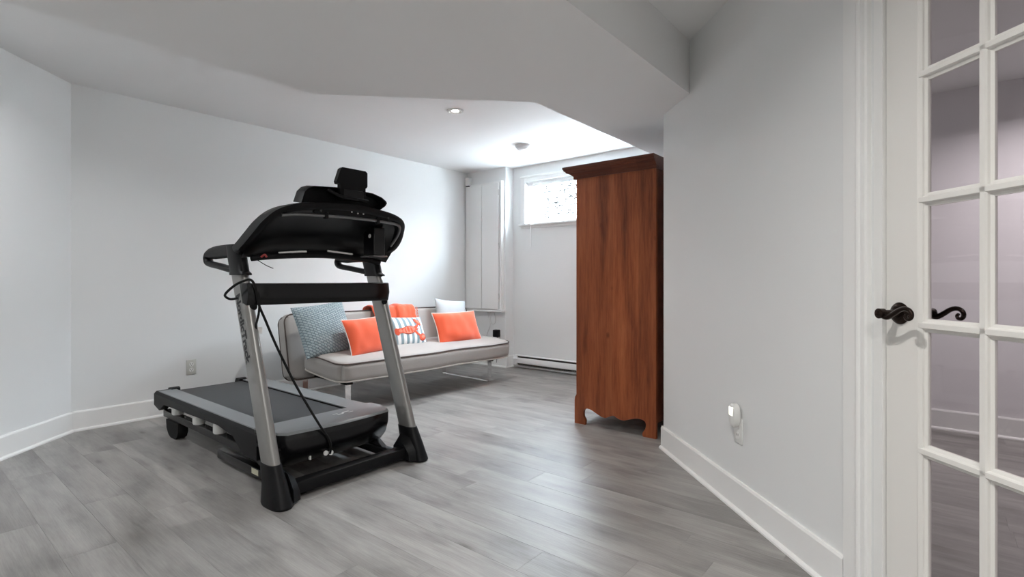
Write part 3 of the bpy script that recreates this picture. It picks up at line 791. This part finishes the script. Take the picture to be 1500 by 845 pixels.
for yl in (-0.80, 0.83):
    w = 0.024
    prf = [(0.345, 0.224), (0.345, 0.012), (0.333, 0.0), (-0.373, 0.0), (-0.385, 0.012), (-0.385, 0.235), (-0.377, 0.235), (-0.377, 0.014), (-0.371, 0.008), (0.331, 0.008), (0.337, 0.014), (0.337, 0.224)]
    m_ = MB().cprism(prf, 'y', yl - w, yl + w)
    lg = m_.build('sled_leg', 'chrome', fu, smooth=20)
    MB().box((0.28, yl - 0.03, 0.218), (0.37, yl + 0.03, 0.250), 0.003, 1).build('leg_bracket', 'black_rubber', lg)

# cushions on the futon
def psurf(u, v, w, h, t, pinch):
    x = w / 2 * u * (1 - pinch * (1 - v * v)); y = h / 2 * v * (1 - pinch * (1 - u * u))
    z = t / 2 * (max(0, 1 - abs(u) ** 2.3) * max(0, 1 - abs(v) ** 2.3)) ** 0.55
    return x, y, z
def wr(x, y, seed, amp):
    return amp * (noise.noise(Vector((x * 7 + seed, y * 7, seed))) + 0.5 * noise.noise(Vector((x * 17 + seed, y * 9, seed + 3))))
def pillow(w, h, t, pinch=0.06, seed=1.0, amp=0.006, n_=26):
    m_ = MB(); k = n_ + 1
    for s in (1, -1):
        vs = []
        for i in range(k):
            for j in range(k):
                u = math.sin((-1 + 2 * i / n_) * PI / 2); v = math.sin((-1 + 2 * j / n_) * PI / 2)
                x, y, z = psurf(u, v, w, h, t, pinch)
                edge = (1 - u * u) * (1 - v * v)
                vs.append((x, y + h / 2, s * (z + wr(x, y, seed + s, amp) * min(1, edge * 4))))
        m_.add(vs, [[i * k + j, (i + 1) * k + j, (i + 1) * k + j + 1, i * k + j + 1] for i in range(n_) for j in range(n_)])
    b = bmesh.new(); vv = [b.verts.new(p) for p in m_.v]
    for f in m_.f:
        try: b.faces.new([vv[i] for i in f])
        except ValueError: pass
    bmesh.ops.remove_doubles(b, verts=b.verts[:], dist=1e-5)
    o = MB(); o.bm(b); return o
def place_pillow(name, label, w, h, t, material, loc, lean, yaw=0.0, roll=0.0, pinch=0.06, seed=1.0, amp=0.006, piping=None, group='cushions on the futon'):
    o = pillow(w, h, t, pinch, seed, amp).build(name, material, smooth=70)
    A = Matrix(((0, 0, 1, 0), (1, 0, 0, 0), (0, 1, 0, 0), (0, 0, 0, 1)))
    o.matrix_world = Matrix.Translation(loc) @ Matrix.Rotation(yaw, 4, 'Z') @ Matrix.Rotation(-lean, 4, 'Y') @ Matrix.Rotation(roll, 4, 'X') @ A
    tag(o, label, 'cushion', group)
    if piping:
        pts = []
        m = 22
        for a, b, c_, d in ((-1, -1, 1, -1), (1, -1, 1, 1), (1, 1, -1, 1), (-1, 1, -1, -1)):
            for k in range(m):
                u = a + (c_ - a) * k / m; v = b + (d - b) * k / m
                x, y, z = psurf(u, v, w, h, t, pinch); pts.append((x, y + h / 2, 0))
        MB().tube(pts, 0.0048, 6, closed=True).build('piping', piping, o)
    return o
place_pillow('cushion', 'large square blue-grey woven cushion at the near end of the futon', 0.47, 0.45, 0.17, 'woven_blue', (-3.885, 2.405, 0.446), R(24), R(-3), R(6), 0.05, 2.2, 0.004)
place_pillow('cushion', 'orange velvet lumbar cushion with pale piping leaning on the blue woven cushion', 0.47, 0.325, 0.14, 'orange_velvet', (-3.715, 2.690, 0.434), R(23), R(6), R(2), 0.065, 5.1, 0.013, 'white_piping')
lob = place_pillow('cushion', 'striped white and blue cushion printed with a red lobster, middle of the futon', 0.40, 0.30, 0.12, 'striped_canvas', (-3.83, 3.19, 0.435), R(27), R(-2), R(-3), 0.05, 7.7, 0.004)
place_pillow('cushion', 'pale blue-white cushion upright at the far end of the futon', 0.43, 0.43, 0.13, 'pale_blue_linen', (-4.02, 3.93, 0.430), R(14), R(-3), R(-6), 0.07, 9.3, 0.005)
place_pillow('cushion', 'orange velvet cushion with pale piping in front of the pale blue-white cushion', 0.55, 0.335, 0.15, 'orange_velvet', (-3.705, 3.74, 0.425), R(24), R(-6), R(0), 0.06, 12.4, 0.014, 'white_piping')
# lobster print conforming to the striped cushion
def print_patch(name, material, ells, lift):
    m_ = MB(); W, H, T, P = 0.40, 0.30, 0.12, 0.05
    for cx, cy, rx, ry, ang in ells:
        rings = []
        for i in range(6):
            f = i / 5; ring = []
            for k in range(20):
                a = 2 * PI * k / 20
                lx = rx * f * math.cos(a); ly = ry * f * math.sin(a)
                x = cx + lx * math.cos(ang) - ly * math.sin(ang); y = cy + lx * math.sin(ang) + ly * math.cos(ang)
                u = x / (W / 2); v = y / (H / 2)
                u = max(-0.97, min(0.97, u / (1 - P * (1 - v * v)))); v = max(-0.97, min(0.97, v / (1 - P * (1 - u * u))))
                X, Y, Z = psurf(u, v, W, H, T, P)
                edge = (1 - u * u) * (1 - v * v)
                ring.append(Vector((X, Y + H / 2, Z + wr(X, Y, 7.7 + 1, 0.004) * min(1, edge * 4) + lift)))
            rings.append(ring)
        m_.loft(rings, cap=False)
    m_.build(name, material, lob, smooth=0)
print_patch('lobster_print_outline', 'lobster_dark', [(-0.02, -0.008, 0.076, 0.042, 0.12), (0.105, 0.078, 0.047, 0.029, -0.75), (0.135, -0.075, 0.052, 0.033, 0.4)], 0.0022)
print_patch('lobster_print', 'lobster_red', [(-0.115, -0.012, 0.036, 0.026, 0.1), (-0.145, -0.018, 0.022, 0.036, 0.2), (-0.075, -0.010, 0.035, 0.030, 0.1), (0.055, 0.012, 0.03, 0.018, 0.7), (0.085, 0.035, 0.02, 0.012, 0.9), (0.06, -0.038, 0.035, 0.013, -0.7), (0.095, -0.06, 0.022, 0.013, -0.5), (0.13, -0.074, 0.046, 0.028, 0.4), (0.105, 0.078, 0.042, 0.024, -0.75)], 0.0030)
print_patch('lobster_print_highlight', 'lobster_light', [(-0.02, -0.008, 0.070, 0.036, 0.12), (-0.112, -0.012, 0.018, 0.016, 0.1), (0.112, 0.082, 0.026, 0.011, -0.75), (0.14, -0.07, 0.028, 0.014, 0.4)], 0.0042)
print_patch('lobster_print_detail', 'lobster_red', [(-0.03, -0.002, 0.012, 0.028, 0.1), (0.005, -0.010, 0.010, 0.026, 0.2), (0.055, -0.010, 0.006, 0.045, 1.9), (-0.062, -0.010, 0.007, 0.026, 0.1)], 0.0052)

# throw folded over the backrest
def throw():
    m_ = MB(); L = 0.50; prof = [(0.094, -0.150), (0.090, -0.08), (0.086, -0.03), (0.070, 0.004), (0.03, 0.020), (-0.02, 0.020), (-0.06, 0.006), (-0.088, -0.03), (-0.094, -0.12)]
    pp = smoothpts([(a, 0, b) for a, b in prof], 3); nY = 40; rows = []
    for i in range(nY + 1):
        t = i / nY; r_ = []
        puff = 0.011 * (0.5 + 0.5 * math.sin(t * 23)) + 0.018 * noise.noise(Vector((t * 6, 1.7, 0))) + 0.012 * (1 if t > 0.55 else 0)
        for k, p in enumerate(pp):
            q = p.copy(); d = Vector((q.x, 0, q.z + 0.06)).normalized()
            q += d * max(0.002, puff + 0.005 * noise.noise(Vector((t * 14, k * 0.5, 3))))
            q.y = -L / 2 + L * t + 0.012 * noise.noise(Vector((k * 0.4, t * 3, 9)))
            r_.append(q)
        rows.append(r_)
    m_.loft(rows, closed=False); return m_
tm = throw()
o = tm.build('throw_blanket', 'orange_velvet', smooth=80); tag(o, 'orange throw blanket folded over the top of the futon backrest', 'blanket')
o.location = Vector((-4.275, 3.27, 0.765)); o.rotation_euler = (0, R(-12.5), FR)
sm = o.modifiers.new('thickness', 'SOLIDIFY'); sm.thickness = 0.009; sm.offset = 1
fr_ = MB()
for k in range(14):
    z = -0.135 + 0.010 * k
    fr_.tube([(0.100, 0.262, z), (0.104, 0.272, z - 0.004), (0.100, 0.283, z - 0.010 - 0.004 * (k % 3))], 0.0017, 5)
f_ = fr_.build('fringe', 'orange_velvet', o); tag(f_, kind='stuff')

# ------------------------------------------------------------------ treadmill
TO = Vector((-3.30, 1.60, 0))
tr = thing('treadmill', 'black treadmill with silver uprights and folded console seen from the front', 'treadmill', TO)
def T(mb, name, material, parent=tr, smooth=38): return mb.build(name, material, parent, TO, smooth)
YN, YF, YM_ = 1.195, 2.025, 1.610
DN, DF = 1.235, 1.965      # deck outer sides
BN, BF = 1.365, 1.800      # belt sides
ZD = 0.282
def upx(z): return -2.46 - 0.3652 * (z - 0.17)
def superell(cx, cy, z, a, b, n_=28, e=2.6):
    out = []
    for k in range(n_):
        t = 2 * PI * k / n_; c_, s_ = math.cos(t), math.sin(t)
        out.append(Vector((cx + a * math.copysign(abs(c_) ** (2 / e), c_), cy + b * math.copysign(abs(s_) ** (2 / e), s_), z)))
    return out
UA, UB = 0.066, 0.030
ups = []
for yc, sg in ((YN, -1), (YF, 1)):
    u_ = T(MB().loft([superell(upx(z), yc, z, UA, UB) for z in (0.165, 0.4, 0.7, 1.0, 1.15)]), 'upright', 'silver_paint'); ups.append(u_)
    T(MB().loft([superell(-2.405, yc, 0.0, 0.098, 0.050), superell(-2.405, yc, 0.010, 0.102, 0.053), superell(-2.425, yc, 0.09, 0.084, 0.043), superell(upx(0.185), yc, 0.185, 0.071, 0.035), superell(upx(0.187), yc, 0.187, 0.066, 0.030)]), 'upright_boot', 'black_plastic')
    # inner bracket joining the boot and the base bar
    T(MB().loft([[Vector((x, yc - sg * 0.045, z)) for x, z in ((-2.50, 0.012), (-2.33, 0.012), (-2.335, 0.07), (-2.39, 0.135), (-2.47, 0.150), (-2.50, 0.10))],
                 [Vector((x, yc - sg * 0.085, z)) for x, z in ((-2.49, 0.015), (-2.345, 0.015), (-2.35, 0.055), (-2.40, 0.105), (-2.46, 0.115), (-2.49, 0.08))]]), 'bracket', 'black_plastic')
# lettering down the near upright
tc = bpy.data.curves.new('lettering', 'FONT'); tc.body = 'NordicTrack'; tc.size = 0.072; tc.offset = 0.0030; tc.space_character = 0.98
to = bpy.data.objects.new('lettering_source', tc); COL.objects.link(to)
dg = bpy.context.evaluated_depsgraph_get(); me = bpy.data.meshes.new_from_object(to.evaluated_get(dg))
COL.objects.unlink(to); bpy.data.objects.remove(to)
xs = [v.co.x for v in me.vertices]; sx_ = 0.365 / (max(xs) - min(xs)); x_0 = min(xs)
dwn = Vector((0.3652, 0, -1)).normalized(); upv = Vector((-dwn.z, 0, dwn.x))
for v in me.vertices:
    a = (v.co.x - x_0) * sx_; b = (v.co.y - 0.020) * 0.86
    z_s = 0.985; base = Vector((upx(z_s) + 0.000, YN, z_s))
    q = base + dwn * a + upv * b
    dx = (q.x - upx(q.z)) / UA
    yy = YN - UB * max(0.0, 1 - min(1, abs(dx)) ** 2.6) ** (1 / 2.6) - 0.0010
    v.co = Vector((q.x, yy, q.z)) - TO
me.materials.append(MATS['lettering_black'])
lt = bpy.data.objects.new('lettering', me); COL.objects.link(lt); lt.parent = ups[0]; lt['label'] = 'black lettering reading NordicTrack'

# base bar between the feet, base frame, lower frame rails
T(MB().box((-2.455, YN + 0.075, 0.022), (-2.385, YF - 0.075, 0.082), 0.008, 2), 'base_bar', 'black_plastic')
for yc in (1.285, 1.915):
    T(MB().box((-3.26, yc - 0.022, 0.018), (-2.40, yc + 0.022, 0.070), 0.006, 2), 'base_rail', 'gloss_black')
    T(MB().box((-4.16, yc - 0.022, 0.112), (-2.62, yc + 0.022, 0.160), 0.004, 1), 'lower_frame_rail', 'gloss_black')
    T(MB().loft([[Vector((x, y_, z)) for x, z in ((-3.99, 0.0), (-3.92, 0.0), (-3.88, 0.018), (-3.855, 0.055), (-3.86, 0.111), (-4.08, 0.111), (-4.07, 0.05), (-4.03, 0.012))] for y_ in (yc - 0.03, yc + 0.03)]), 'rear_foot', 'black_rubber')
    for i, xc in enumerate((-3.93, -3.57, -3.26)):
        T(MB().lathe([(0.001, 0.161), (0.032, 0.161), (0.036, 0.168), (0.036, 0.215), (0.030, 0.230), (0.001, 0.230)], (xc, yc - 0.006 if yc < 1.6 else yc + 0.006, 0), 'z', 20), 'deck_cushion', 'white_rubber')
    T(MB().loft([[Vector((x, y_, z)) for x, z in ((-2.75, 0.11), (-2.62, 0.11), (-2.47, 0.03), (-2.60, 0.025))] for y_ in (yc - 0.015, yc + 0.015)]), 'incline_arm', 'gloss_black')
T(MB().box((-2.815, 1.2615, 0.035), (-2.74, 1.2629, 0.064)), 'sticker', 'sticker', smooth=0)
# deck board and belt
T(MB().box((-4.20, BN - 0.05, 0.216), (-2.70, BF + 0.05, 0.262), 0.004, 1), 'deck_board', 'gloss_black')
T(MB().loft([[Vector((x, y_, z)) for x, z in ((-4.225, 0.245), (-4.215, 0.268), (-4.19, 0.274), (-2.70, 0.274), (-2.70, 0.266), (-4.19, 0.266), (-4.20, 0.245))] for y_ in (BN, BF)]), 'running_belt', 'running_belt_rubber')
T(MB().tube([(-4.20, BN - 0.02, 0.236), (-4.20, BF + 0.02, 0.236)], 0.024, 14), 'rear_roller', 'steel')
# side rails: black body, grey foot strip on top
for ya, yb, sg in ((DN, BN - 0.006, -1), (BF + 0.006, DF, 1)):
    yo = ya if sg < 0 else yb; yi = yb if sg < 0 else ya
    sec = lambda x, zb: [Vector((x, yo, zb)), Vector((x, yo - sg * 0.0, 0.262)), Vector((x, yo - sg * 0.016, 0.279)), Vector((x, yi, 0.279)), Vector((x, yi, 0.262)), Vector((x, yo - sg * 0.05, zb))]
    T(MB().loft([sec(-4.255, 0.185), sec(-4.15, 0.160), sec(-4.06, 0.212), sec(-3.18, 0.230), sec(-2.98, 0.205), sec(-2.86, 0.130), sec(-2.70, 0.130)]), 'side_rail', 'black_plastic')
    T(MB().loft([[Vector((x, y_, z)) for y_, z in ((yo - sg * 0.014, 0.2795), (yo - sg * 0.018, 0.2835), (yi + sg * 0.006, 0.2835), (yi + sg * 0.004, 0.2795))] for x in (-4.205, -2.745)]), 'foot_strip', 'grey_plastic')
    T(MB().loft([[Vector((x, y_, z)) for x, z in ((-4.270, 0.165), (-4.278, 0.25), (-4.255, 0.290), (-4.215, 0.297), (-4.19, 0.290), (-4.19, 0.165))] for y_ in (yi - sg * 0.02, yi + sg * 0.035)]), 'end_cap', 'black_plastic')
# motor hood
top = [(-2.735, DN + 0.004), (-2.640, DN + 0.004), (-2.535, DN + 0.030), (-2.500, DN + 0.062), (-2.482, 1.45), (-2.476, YM_), (-2.482, 1.76), (-2.500, DF - 0.062), (-2.535, DF - 0.030), (-2.640, DF - 0.004), (-2.735, DF - 0.004)]
def hring(z, dx, inset):
    out = []
    for x, y_ in top:
        f = (x + 2.735) / 0.26
        out.append(Vector((x + dx * max(0, min(1, f)), YM_ + (y_ - YM_) * (1 - inset), z)))
    return out
T(MB().loft([hring(0.095, -0.115, 0.06), hring(0.125, -0.055, 0.03), hring(0.165, -0.018, 0.01), hring(0.225, 0.006, 0.0), hring(0.278, 0.006, 0.0), hring(0.284, 0.003, 0.002)]), 'motor_hood', 'gloss_black', smooth=50)
tp = T(MB().loft([hring(0.2842, 0.002, 0.002), hring(0.2910, -0.004, 0.004), hring(0.2950, -0.014, 0.010)]), 'hood_top', 'grey_plastic', smooth=20)
em = MB()
for (x, y_, lx, ly) in ((-2.640, 1.700, 0.010, 0.016), (-2.628, 1.676, 0.006, 0.040), (-2.652, 1.724, 0.006, 0.040), (-2.630, 1.745, 0.004, 0.030), (-2.650, 1.655, 0.004, 0.030)):
    em.box((x - lx, y_ - ly / 2, 0.2951), (x + lx * 0.2, y_ + ly / 2, 0.2959), 0.0, 1)
T(em, 'emblem', 'white_plastic', tp, 0)
T(MB().box((-2.525, DN - 0.004, 0.212), (-2.69, DN + 0.05, 0.222), 0.002, 1), 'hood_seam_trim', 'black_plastic')

# crossbar
cb_out = []
for y_, dx, in ((1.168, -0.050), (1.176, -0.020), (1.205, -0.004), (1.30, 0.002), (1.61, 0.006), (1.92, 0.002), (2.015, -0.004), (2.044, -0.020), (2.052, -0.050)):
    cb_out.append([Vector((-2.655 + dx + a, y_, z)) for a, z in ((-0.045, 0.938), (-0.004, 0.932), (0.0, 0.938), (0.012, 0.985), (0.004, 1.038), (-0.006, 1.044), (-0.045, 1.042))])
T(MB().loft(cb_out), 'crossbar', 'gloss_black', smooth=45)
for yc in (YN + 0.012, YF - 0.012):
    T(MB().lathe([(0.001, 0.0), (0.018, 0.0), (0.020, 0.006), (0.015, 0.014), (0.001, 0.016)], (upx(0.925) + 0.058, yc, 0.925), 'x', 18), 'crossbar_bolt', 'black_plastic')

# handles: pod on the upright + loop reaching toward the user side
for yc, sg in ((YN, -1), (YF, 1)):
    T(MB().loft([superell(upx(1.085) + 0.005, yc, 1.085, 0.088, 0.037), superell(upx(1.095) + 0.004, yc, 1.095, 0.088, 0.037), superell(upx(1.105), yc, 1.105, 0.072, 0.034), superell(upx(1.17), yc, 1.17, 0.072, 0.035), superell(upx(1.245) + 0.01, yc, 1.245, 0.078, 0.036)]), 'handle_pod', 'black_plastic')
    loop = [(-2.84, 1.212), (-2.95, 1.214), (-3.10, 1.212), (-3.178, 1.207), (-3.207, 1.190), (-3.203, 1.166), (-3.170, 1.151), (-3.05, 1.136), (-2.92, 1.118), (-2.82, 1.106)]
    pts = smoothpts([(x, yc, z) for x, z in loop], 4); rings = []
    for i, p in enumerate(pts):
        t = (pts[min(i + 1, len(pts) - 1)] - pts[max(0, i - 1)]).normalized(); nn = Vector((-t.z, 0, t.x))
        f = i / (len(pts) - 1); hw = 0.037 - 0.019 * max(0, min(1, (f - 0.22) * 4.5))
        rings.append([p + nn * hw * math.cos(2 * PI * k / 12) + Vector((0, 0.026 * math.sin(2 * PI * k / 12), 0)) for k in range(12)])
    T(MB().loft(rings), 'handle', 'black_plastic', smooth=50)

# console: rim arch
half = [(0.425, -2.80, 1.185), (0.450, -2.755, 1.208), (0.458, -2.655, 1.246), (0.450, -2.585, 1.292), (0.430, -2.53, 1.345), (0.392, -2.475, 1.396), (0.325, -2.445, 1.430), (0.21, -2.432, 1.452), (0.0, -2.425, 1.464)]
arch = [(-d, x, z) for d, x, z in half] + [(d, x, z) for d, x, z in half[:-1][::-1]]
ap_ = smoothpts([(x, YM_ + d, z) for d, x, z in arch], 5)
def rimring(i):
    p = ap_[i]; d = p.y - YM_
    t = (ap_[min(i + 1, len(ap_) - 1)] - ap_[max(0, i - 1)]).normalized()
    inw = (Vector((-2.66, YM_, 1.22)) - p); inw.x = 0; inw = (inw - t * inw.dot(t)).normalized()
    w = 0.036
    b = Vector((-1, 0, 0.10))
    return [p + b * -0.012, p + b * 0.03, p + b * 0.095 + inw * 0.006, p + b * 0.10 + inw * 0.02, p + b * 0.05 + inw * w * 1.1, p + b * -0.004 + inw * w, p + b * -0.018 + inw * w * 0.5]
T(MB().loft([rimring(i) for i in range(len(ap_))]), 'console_rim', 'black_plastic', smooth=60)
# console back panel (concave) and closed user side
def zt(d): 
    a = min(0.462, abs(d)); 
    for (d1, x1, z1), (d0, x0_, z0_) in zip(half[2:], half[3:]):
        if d0 <= a <= d1: 
            f = (a - d0) / max(1e-6, d1 - d0); return z0_ + (z1 - z0_) * f, x0_ + (x1 - x0_) * f
    return half[-1][2], half[-1][1]
def zb_(d): return 1.205 - 0.032 * (abs(d) / 0.43) ** 2
m_ = MB(); nu, nv = 36, 14
for back_ in (0, 1):
    vs = []
    for i in range(nu + 1):
        d = -0.445 + 0.89 * i / nu; zt_, xt_ = zt(d); zt_ -= 0.018
        for j in range(nv + 1):
            v = j / nv; bul = math.sin(PI * v ** 0.8) * (1 - (abs(d) / 0.445) ** 6)
            x = (-2.715 * (1 - v) + (xt_ - 0.03) * v) - 0.085 * bul - back_ * 0.035
            vs.append(Vector((x, YM_ + d, zb_(d) * (1 - v) + zt_ * v + back_ * 0.02)))
    k = nv + 1
    m_.add(vs, [[i * k + j, (i + 1) * k + j, (i + 1) * k + j + 1, i * k + j + 1] for i in range(nu) for j in range(nv)])
T(m_, 'console_back', 'dark_cavity_plastic', smooth=60)
# lower lip, tube, clips, plate, fan box
T(MB().tube(smoothpts([(-2.715, YN + 0.02, 1.172), (-2.705, 1.35, 1.188), (-2.70, YM_, 1.200), (-2.705, 1.87, 1.188), (-2.715, YF - 0.02, 1.172)]), 0.0165, 10), 'console_lip', 'black_plastic')
T(MB().tube(smoothpts([(-2.70, 1.35, 1.203), (-2.69, 1.45, 1.214), (-2.685, 1.50, 1.217)]), 0.0055, 6), 'highlight_strip', 'white_plastic')  # white strips stand in for the bright highlight above the console lip
T(MB().tube(smoothpts([(-2.69, 1.63, 1.226), (-2.685, 1.72, 1.219), (-2.685, 1.79, 1.213)]), 0.0055, 6), 'highlight_strip', 'white_plastic')
tube_pts = smoothpts([(-2.46, 1.245, 1.375), (-2.452, 1.33, 1.387), (-2.448, 1.46, 1.392), (-2.448, YM_, 1.396), (-2.448, 1.80, 1.394), (-2.452, 1.92, 1.388), (-2.468, 1.968, 1.372), (-2.51, 1.985, 1.325), (-2.57, 1.98, 1.265)], 6)
T(MB().tube(tube_pts, 0.0085, 10), 'support_tube', 'steel')
for yc in (1.475, 1.795):
    T(MB().box((-2.462, yc - 0.010, 1.376), (-2.434, yc + 0.010, 1.412), 0.004, 1), 'tube_clip', 'black_plastic')
bp = T(MB().loft([[Vector((-2.436 - 0.02 * a + dx, y_, z)) for y_, z, a in ((1.405, 1.408, 1), (1.425, 1.430, 1), (1.52, 1.441, 0), (YM_, 1.446, 0), (1.70, 1.441, 0), (1.855, 1.428, 1), (1.878, 1.408, 1), (1.86, 1.398, 1), (1.42, 1.398, 1))] for dx in (-0.006, 0.012)]), 'boss_plate', 'black_plastic')
for y_, z in ((1.435, 1.414), (1.855, 1.414)):
    T(MB().lathe([(0.0005, 0.0), (0.007, 0.0), (0.006, 0.003), (0.0005, 0.004)], (-2.428, y_, z), 'x', 12), 'screw', 'outlet_slot', bp)
for y_, z in ((1.612, 1.424), (1.650, 1.420), (1.685, 1.420)):
    T(MB().lathe([(0.0005, 0.0), (0.0042, 0.0), (0.0038, 0.003), (0.0005, 0.004)], (-2.4235, y_, z), 'x', 10), 'screw', 'lamp_trim', bp)
fb = T(MB().box((-2.640, 1.835, 1.205), (-2.535, 1.915, 1.368), 0.004, 1), 'fan_box', 'dark_cavity_plastic')
T(MB().lathe([(0.0005, 0.0), (0.012, 0.0), (0.012, -0.002), (0.0005, -0.0022)], (-2.575, 1.8348, 1.318), 'y', 16), 'round_sticker', 'white_plastic', fb)
T(MB().box((-2.655, 1.825, 1.196), (-2.525, 1.925, 1.2045), 0.002, 1), 'fan_bracket', 'steel', fb)
# head with tray rim on top
def headring(x, s, dz, n_=10):
    o = [(-0.265, 1.450), (-0.245, 1.508), (-0.222, 1.532), (-0.19, 1.545), (0.0, 1.560), (0.17, 1.552), (0.232, 1.536), (0.262, 1.518), (0.268, 1.505), (0.255, 1.487), (0.22, 1.462)]
    return [Vector((x, YM_ + 0.005 + d * s, 1.46 + (z - 1.46) * s + dz)) for d, z in o]
T(MB().loft([headring(-2.565, 0.94, 0.012), headring(-2.555, 0.985, 0.012), headring(-2.480, 1.0, 0.0), headring(-2.472, 0.988, 0.0), headring(-2.476, 0.955, 0.0), headring(-2.535, 0.90, 0.004)], cap=True), 'console_head', 'black_plastic', smooth=30)
# tablet holder
th_ = T(MB().loft([[Vector((x, y_, z)) for y_, z in ((1.548, 1.572), (1.543, 1.585), (1.567, 1.655), (1.578, 1.664), (1.722, 1.664), (1.734, 1.655), (1.734, 1.580), (1.728, 1.570), (1.722, 1.570), (1.722, 1.500), (1.712, 1.492), (1.575, 1.492), (1.565, 1.500), (1.565, 1.572))] for x in (-2.485, -2.455)]), 'tablet_holder', 'black_plastic', smooth=25)
T(MB().box((-2.4548, 1.58, 1.505), (-2.450, 1.705, 1.548), 0.002, 1), 'recess', 'dark_cavity_plastic', th_)
T(MB().tube(smoothpts([(-2.46, 1.492, 1.533), (-2.45, 1.53, 1.514), (-2.445, 1.575, 1.500), (-2.445, 1.66, 1.498), (-2.45, 1.735, 1.497)]), 0.009, 8), 'tablet_ledge', 'black_plastic', th_)
# loose wires below the console
T(MB().tube(smoothpts([(-2.69, 1.23, 1.165), (-2.68, 1.25, 1.150), (-2.67, 1.275, 1.133), (-2.665, 1.305, 1.120)]), 0.002, 6), 'loose_wire', 'black_rubber')
T(MB().tube(smoothpts([(-2.69, 1.255, 1.178), (-2.675, 1.265, 1.190), (-2.675, 1.275, 1.178)]), 0.006, 6), 'loose_wire', 'red_wire')

# power cord draped over the crossbar
cord = [(-2.752, 1.166, 0.968), (-2.80, 1.148, 0.962), (-2.79, 1.119, 0.979), (-2.74, 1.11, 1.002), (-2.68, 1.124, 1.036), (-2.64, 1.146, 1.055), (-2.628, 1.170, 1.062), (-2.622, 1.188, 1.040), (-2.620, 1.202, 0.985), (-2.620, 1.212, 0.931), (-2.605, 1.234, 0.862), (-2.58, 1.269, 0.75), (-2.56, 1.309, 0.644), (-2.53, 1.351, 0.531), (-2.48, 1.395, 0.414), (-2.452, 1.45, 0.300), (-2.455, 1.494, 0.234), (-2.465, 1.514, 0.183), (-2.49, 1.524, 0.140)]
pcd = T(MB().tube(smoothpts(cord, 5), 0.0062, 8), 'power_cord', 'black_rubber')
T(MB().tube(smoothpts([(-2.622, 1.205, 1.00), (-2.618, 1.211, 0.958), (-2.62, 1.210, 0.896), (-2.63, 1.201, 0.835), (-2.64, 1.209, 0.800)], 5), 0.0058, 8), 'cord_end', 'black_rubber', pcd)
T(MB().box((-2.642, 1.198, 0.790), (-2.638, 1.236, 0.822), 0.001, 1, ), 'paper_tag', 'white_plastic', pcd, 0)
T(MB().loft([[Vector((-2.64 + a, 1.214 + b, z)) for a, b in ((-s, -s), (s, -s), (s, s), (-s, s))] for z, s in ((0.695, 0.005), (0.685, 0.012), (0.660, 0.014), (0.652, 0.012))]).tube([(-2.64, 1.212, 0.80), (-2.64, 1.212, 0.69)], 0.004, 6), 'plug', 'black_rubber', pcd)
T(MB().box((-2.646, 1.209, 0.632), (-2.644, 1.214, 0.653)).box((-2.636, 1.209, 0.632), (-2.634, 1.214, 0.653)), 'prongs', 'chrome', pcd, 0)
for y_, z in ((1.504, 0.145), (1.534, 0.140)):
    T(MB().lathe([(0.0005, 0.0), (0.013, 0.0), (0.013, 0.006), (0.0005, 0.007)], (-2.500, y_, z), 'x', 16), 'cord_clip', 'white_plastic', pcd)
T(MB().box((-2.530, 1.424, 0.125), (-2.515, 1.432, 0.145), 0.001, 1), 'switch', 'white_plastic')
